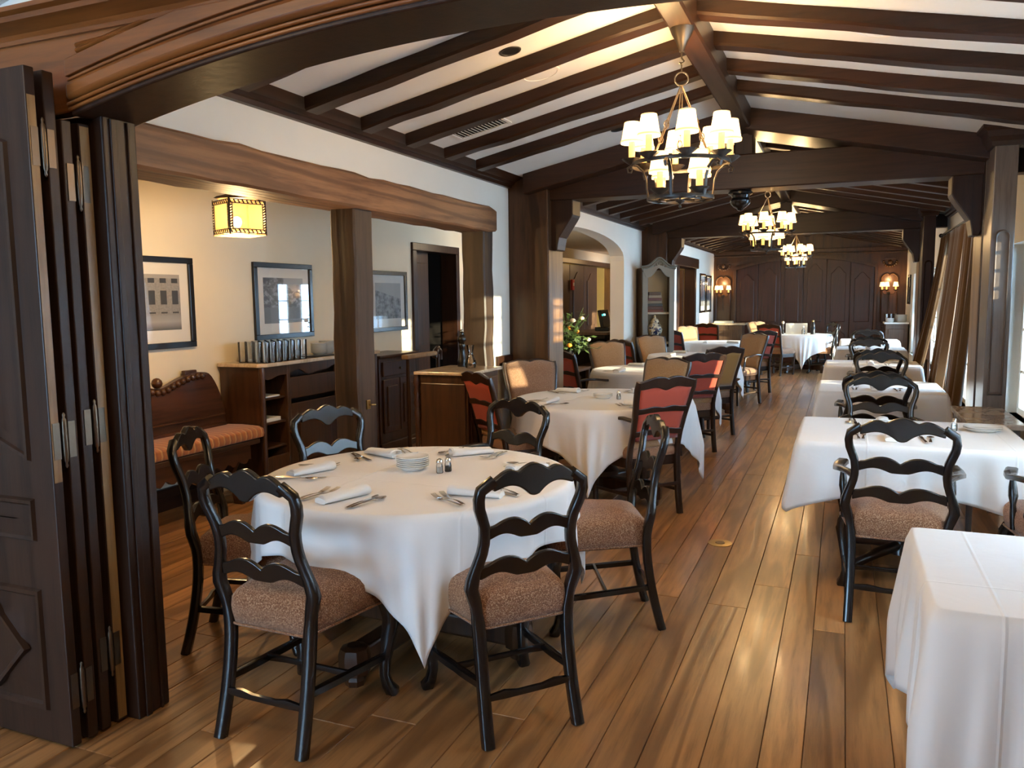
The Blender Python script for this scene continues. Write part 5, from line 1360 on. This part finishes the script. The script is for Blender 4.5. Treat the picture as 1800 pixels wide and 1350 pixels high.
picture('framed_picture', 'narrow framed picture nearer the far corner sconce', XL, 18.3, 19.0, 1.2, 2.03, 'ship', 5, .05)
picture('framed_picture', 'small framed picture on the window wall by the far sconce', XR, 18.2, 18.75, 1.35, 1.95, 'ship', 6, .05, side=-1)
# ================================================================== SECOND BAY: flowers, till, armoire
t = thing('flower_vase', 'dark glass vase with a loose orange and green flower arrangement in the archway', 'flower vase', (-2.93, 8.78, .745))
MB().lathe([(.055, 0), (.06, .02), (.075, .24), (.078, .25), (.07, .25), (.05, .02), (.0001, .015)], (0, 0, 0), 16, cap=False).build('vessel', M['black_p'], t, smooth=40)
fr = random.Random(4); lv = MB(); stm = MB(); fo = MB(); fp = MB()
for k in range(80):
    a = fr.uniform(0, 2 * PI); el = fr.uniform(.15, 1.25); L = fr.uniform(.22, .46) * (1.15 if el > .9 else .8); d = Vector((math.cos(a) * math.cos(el), math.sin(a) * math.cos(el), math.sin(el)))
    b = Vector((0, 0, .22)); tip = b + d * L; tip.z -= .06 * math.cos(el)
    stm.tube([b, b.lerp(tip, .5) + Vector((0, 0, .03)), tip], .0028, 4)
    for q in range(4):
        p = b.lerp(tip, .3 + .2 * q); dd = Vector((fr.uniform(-1, 1), fr.uniform(-1, 1), fr.uniform(-.3, .8))).normalized() * .085; sd = d.cross(dd).normalized() * .019 if d.cross(dd).length > .001 else Vector((.01, 0, 0))
        i = len(lv.v); lv.v += [tuple(p), tuple(p + dd * .5 + sd), tuple(p + dd), tuple(p + dd * .5 - sd)]; lv.f.append((i, i + 1, i + 2, i + 3))
    if k % 9 == 0: MB().sphere(tip, .034, 8, 5, .7).build('bloom', M['orange'] if k % 18 == 0 else M['pale'], t, smooth=80)
stm.build('stems', M['leafgreen'], t); o = lv.build('foliage', M['leafgreen'], t); o['kind'] = 'stuff'
t = thing('console_table', 'small dark console table under the flower vase in the archway', 'table', (-2.93, 8.78, 0))
MB().box(-.2, .2, -.26, .26, .715, .745).build('tabletop', M['furn'], t, bevel=.005)
for sx_ in (-.17, .17):
    for sy_ in (-.23, .23): MB().tube([(sx_, sy_, .715), (sx_, sy_, .3), (sx_, sy_, 0)], [.022, .018, .014], 8, True).build('leg', M['furn'], t, smooth=50)
o = MB().obox((-3.13, 8.45, .93), (.02, .34, .36), Matrix.Rotation(.1, 3, 'Y')).build('leaning_panel', M['tanbrown'], None, bevel=.01)
bpy.data.objects.remove(o)
t = thing('service_counter', 'dark service counter with stacked glasses seen through the archway', 'counter')
MB().box(-4.1, -3.45, 12.3, 14.4, .96, 1.0).build('countertop', M['station'], t, bevel=.004); MB().box(-4.08, -3.5, 12.35, 14.35, .9, .96).build('drawer_rail', M['darkvoid'], t); MB().box(-4.08, -4.0, 12.35, 14.35, 0, .9).build('back_panel', M['darkvoid'], t); MB().box(-4.0, -3.5, 14.25, 14.35, 0, .9).build('end_panel', M['station'], t); MB().box(-4.0, -3.5, 12.35, 14.25, .42, .45).build('shelf', M['station'], t)
hg = []
for k in range(5): place(g, -3.6, 12.9 + k * .25, 0, 1, 'glass on the shelf of the service counter behind the archway', 'glasses in the service counter', .452)
t = thing('till_terminal', 'black till terminal with a small teal screen glow on the service counter', 'till', (-3.72, 13.1, 1.0))
MB().obox((0, 0, .2), (.06, .46, .30), Matrix.Rotation(-.2, 3, 'Y')).build('monitor', M['black_p'], t, bevel=.01); MB().box(-.12, .12, -.16, .16, 0, .06).build('base', M['black_p'], t, bevel=.008); MB().obox((.036, -.12, .27), (.004, .10, .03), Matrix.Rotation(-.2, 3, 'Y')).build('screen', M['screen'], t); MB().box(-.1, .1, .30, .55, .0, .14).build('receipt_printer', M['black_p'], t, bevel=.01)
t = thing('fire_alarm', 'small red fire alarm box on the dark panelled hall doors', 'alarm', (XH - .045, 14.33, 1.80)); MB().box(0, .04, -.06, .06, -.1, .1).build('housing', M['red_p'], t, bevel=.008); MB().box(.04, .048, -.03, .03, -.02, .04).build('lens', M['white_p'], t, bevel=.003)
# armoire with arched crown
t = thing('open_armoire', 'tall pale grey-green armoire with an arched crown, books and a painted jar', 'armoire', (-2.57, 11.80, 0), .50)
G = mat('grey_green_paint', (.21, .215, .195), .45); GI = mat('armoire_inside_paint', (.50, .45, .33), .6)
hw_, dp = .225, .15
for s in (-1, 1):
    MB().box(s * hw_ - .004 if s > 0 else -hw_ - .02, s * hw_ + .02 if s > 0 else -hw_ + .004, -dp, dp, 0, 1.98).build('side_panel', M['furn'], t, bevel=.004)
    MB().box(s * (hw_ - .025) - .04, s * (hw_ - .025) + .04, -dp - .02, -dp + .005, .0, 1.92).build('stile', G, t, bevel=.006)
MB().box(-hw_, hw_, dp - .02, dp, 0, 1.95).build('back_panel', GI, t)
out = []
n = 28
cr = lambda u: 1.985 + .125 * math.exp(-(u / .42) ** 2) 
for k in range(n + 1): u = lerp(-1, 1, k / n); out.append((u * (hw_ + .03), cr(u)))
for k in range(n + 1): u = lerp(1, -1, k / n); out.append((u * (hw_ - .03), 1.84 + .13 * math.exp(-(u / .40) ** 2)))
MB().prism(out, 1, -dp - .03, -dp + .01).build('arched_crown', G, t, smooth=30)
for d_, h_ in ((.0, .03), (.025, .022)):
    MB().tube([(lerp(-1, 1, k / n) * (hw_ + .045 - d_), -dp - .03 - .012, cr(lerp(-1, 1, k / n)) + .01 - d_ * 1.2) for k in range(n + 1)], (.014, .018), 6, up=(0, 0, 1)).build('crown_moulding', G, t, smooth=60)
m = MB()
for k in range(7): m.sphere(((k - 3) * .035, -dp - .03, 1.985 + .055 - .012 * abs(k - 3)), .022, 8, 5)
m.build('carved_spray', G, t, smooth=60)
for z in (1.30, .86, .40): MB().box(-hw_ + .01, hw_ - .01, -dp + .02, dp - .02, z, z + .03).build('shelf', GI, t, bevel=.003)
MB().box(-hw_ + .03, hw_ - .03, -dp - .015, -dp + .005, .05, .82).build('lower_door', G, t, bevel=.01)
amt = Matrix.Rotation(.50, 4, 'Z'); amt.translation = (-2.57, 11.80, 0)
bk = random.Random(8); zb = 1.3305
cols = [(.16, .05, .03), (.07, .03, .02), (.04, .05, .05), (.20, .17, .12), (.10, .03, .03), (.30, .25, .18), (.09, .06, .04)]
z = 1.331
for k in range(7):
    h_ = .036 + .012 * bk.random(); wd = .15 - .0084 * k
    o = MB().box(-wd, wd * .8, -.09, .09, 0, h_).build('book', mat('book_cover_%d' % k, cols[k], .5), None, bevel=.004)
    o.matrix_world = amt @ Matrix.Translation((-.02, 0, z)); tag(o, ('lowest', 'second-lowest', 'third-lowest', 'middle', 'third-highest', 'second-highest', 'topmost')[k] + ' book of the stack on the armoire shelf', 'book', 'books in the armoire'); z += h_ + .0006
t = thing('lidded_jar', 'blue and gold painted lidded porcelain jar in the armoire', 'jar'); t.matrix_world = amt @ Matrix.Translation((-.02, -.05, .8908))
MB().lathe([(.06, 0), (.065, .01), (.06, .03), (.07, .06), (.11, .16), (.115, .20), (.09, .25), (.06, .275), (.065, .285)], (0, 0, 0), 20).build('vessel', M['porcelain'], t, smooth=50)
MB().lathe([(.07, .286), (.072, .296), (.055, .325), (.03, .345), (.02, .355), (.026, .37), (.012, .39), (.0001, .40)], (0, 0, 0), 20).build('lid', M['porcelain'], t, smooth=50)
# ================================================================== FAR CORNERS
t = thing('console_table', 'narrow dark console with folded linen under the far left sconce', 'table', (-2.38, 18.9, 0))
MB().box(-.42, .36, -.25, .30, .90, .94).build('tabletop', M['marble'], t, bevel=.005); MB().box(-.36, .30, -.2, .27, .1, .90).build('carcass', M['station'], t, bevel=.005); MB().box(-.3, .24, -.215, -.2, .2, .8).build('door', M['station'], t, bevel=.008)
for k in range(4): tag(MB().box(-2.72 + k * .004, -2.3 - k * .004, 18.72, 18.98, .941 + k * .012, .952 + k * .012).build('folded_cloth', M['card'], None, bevel=.003), ('topmost' if k == 3 else 'one') + ' folded cream cloth of the pile on the far console', 'linen', 'folded linen pile')
t = thing('service_station', 'brown service station with white top holding dishes by the far window', 'cabinet', (1.0, 18.3, 0))
MB().box(-.20, .26, -.3, .35, .95, .985).build('top', M['white_p'], t, bevel=.005); MB().box(-.17, .24, -.26, .33, .02, .95).build('carcass', M['station'], t, bevel=.006); MB().box(-.12, .18, -.275, -.26, .12, .85).build('door_panel', M['station'], t, bevel=.01)
bp = mkproto('dinner_plate', MB().lathe(plate_prof(.11), (0, 0, 0), 28, cap=False), M['china'], 35, 'plate')
for k in range(16): place(bp, 1.13, 18.22, 0, 1, ('topmost' if k == 15 else 'one') + ' white dinner plate of the tall stack on the far service station', 'dinner plates on the far station', .9865 + k * .0088)
bs = mkproto('bread_plate', MB().lathe(plate_prof(.085), (0, 0, 0), 24, cap=False), M['china'], 35, 'plate')
for k in range(8): place(bs, .91, 18.14, 0, 1, ('topmost' if k == 7 else 'one') + ' white bread plate of the short stack on the far service station', 'bread plates on the far station', .9865 + k * .0088)
for k in range(6): place(g, .86 + (k % 3) * .085, 18.36 + (k // 3) * .1, 0, 1, 'glass behind the white plates on the far service station', 'glasses on the far station', .9865)
# ---- marble-topped stand by the pilaster
t = thing('marble_topped_stand', 'low stand with brown-grey marble top between the window tables and the pilaster', 'table')
MB().box(.74, 1.06, 5.60, 6.46, .715, .75).build('marble_top', M['marbleg'], t, bevel=.006); MB().box(.76, 1.03, 5.63, 6.43, .60, .715).build('apron', M['blackbrown'], t, bevel=.004)
for x_ in (.78, 1.01):
    for y_ in (5.66, 6.40): MB().tube([(x_, y_, .60), (x_, y_, .3), (x_, y_, 0)], [.026, .02, .016], 8, True).build('leg', M['greywood'], t, smooth=50)
# ---- curtains in the second bay
def curtain(label, y0, y1, zt, zb, xt, xb, sh, folds, seed, mt='curtain'):
    t = thing('curtain', label, 'curtain'); r = random.Random(seed); p1, p2 = r.uniform(0, 6), r.uniform(0, 6)
    rows = []; nu, nv = 90, 24
    for j in range(nv + 1):
        v = j / nv; row = []
        for i in range(nu + 1):
            u = i / nu; a = .018 + .022 * v
            x = lerp(xt, xb, v ** 1.3) + a * math.sin(u * folds * 2 * PI + p1 + .5 * math.sin(v * 2)) + a * .4 * math.sin(u * folds * 3.3 * PI + p2)
            y = lerp(y0, y1, u) + sh * v + .012 * math.sin(u * folds * 4 * PI + v * 3)
            row.append((x, y, lerp(zt, zb, v) + (.012 * math.sin(u * folds * 2 * PI) if j == 0 else 0)))
        rows.append(row)
    m = MB(); m.quadgrid(rows); m.build('drape', M[mt], t, smooth=180, solid=.004); return t
for i, (y0, y1, xt, xb, sh, lb) in enumerate(((8.75, 9.55, 1.16, 1.03, .05, 'brown velvet curtain closest to the pilaster'), (9.72, 10.75, 1.16, .96, .1, 'brown velvet curtain in the middle of the window, hanging in deep folds'), (11.15, 11.75, 1.17, .80, .15, 'brown velvet curtain pulled slantwise out from the window beside the second truss'))):
    curtain(lb, y0, y1, 2.28, .04, xt, xb, sh, 4 + i, i)['group'] = 'brown curtains'
curtain('white sheer curtain added over the unseen front window to block the sun', 2.35, 4.85, 2.1, .05, 1.245, 1.245, 0, 14, 9, 'sheer')  # unseen sheer, added to keep direct sun off the front tables
t = thing('curtain_rod', 'dark curtain rod over the second-bay window', 'curtain rod'); MB().tube([(1.17, 8.6, 2.31), (1.17, 11.95, 2.31)], .012, 8).build('rod', M['iron'], t, smooth=60)
m = MB()
for y in (8.6, 11.95): m.sphere((1.17, y, 2.31), .028, 10, 7)
m.build('finial', M['iron'], t, smooth=80)
m = MB()
for y in (8.7, 10.3, 11.8): m.box(1.17, 1.285, y - .01, y + .01, 2.30, 2.32)
m.build('bracket', M['iron'], t)
# ---- floor outlet
o = MB().lathe([(.075, 0), (.075, .0025), (.066, .0035), (.0001, .0035)], (0, 0, 0), 28).build('floor_outlet', M['brass'], None, smooth=30); o.location = (-.67, 5.02, .0008); tag(o, 'round brass floor outlet cover set in the planks', 'floor outlet')
MB().lathe([(.03, 0), (.028, .003), (.0001, .003)], (0, 0, .0035), 20).build('cap', M['bronze'], o, smooth=30)
for p in ('fork', ): pass

# ---- lamps that belong to rooms next door and behind the camera
def room_lamp(x, y, z, e, c, lb):
    t = thing('ceiling_lamp', lb, 'lamp', (x, y, z)); MB().lathe([(.0, 0), (.12, .01), (.16, .05), (.16, .07), (.0, .07)], (0, 0, 0), 20).build('diffuser', M['shade_rim'], t, smooth=40)
    lamp_light(t, (0, 0, -.06), e, .12, c)
room_lamp(-.2, .3, 3.02, 24, (1, .72, .42), 'warm ceiling lamp in the room behind the camera'); room_lamp(-3.2, -.6, 3.02, 24, (1, .72, .42), 'second warm ceiling lamp in the room behind the camera')
room_lamp(-5.5, 16.9, 2.38, 30, (1, .80, .35), 'yellow lamp in the back room beyond the panelled hall doors')
room_lamp(-3.75, 9.6, 2.38, 8, (1, .78, .5), 'ceiling lamp of the hall behind the archway'); room_lamp(-3.75, 15.9, 2.38, 10, (1, .62, .28), 'warm lamp in the hall beyond the far doorway')
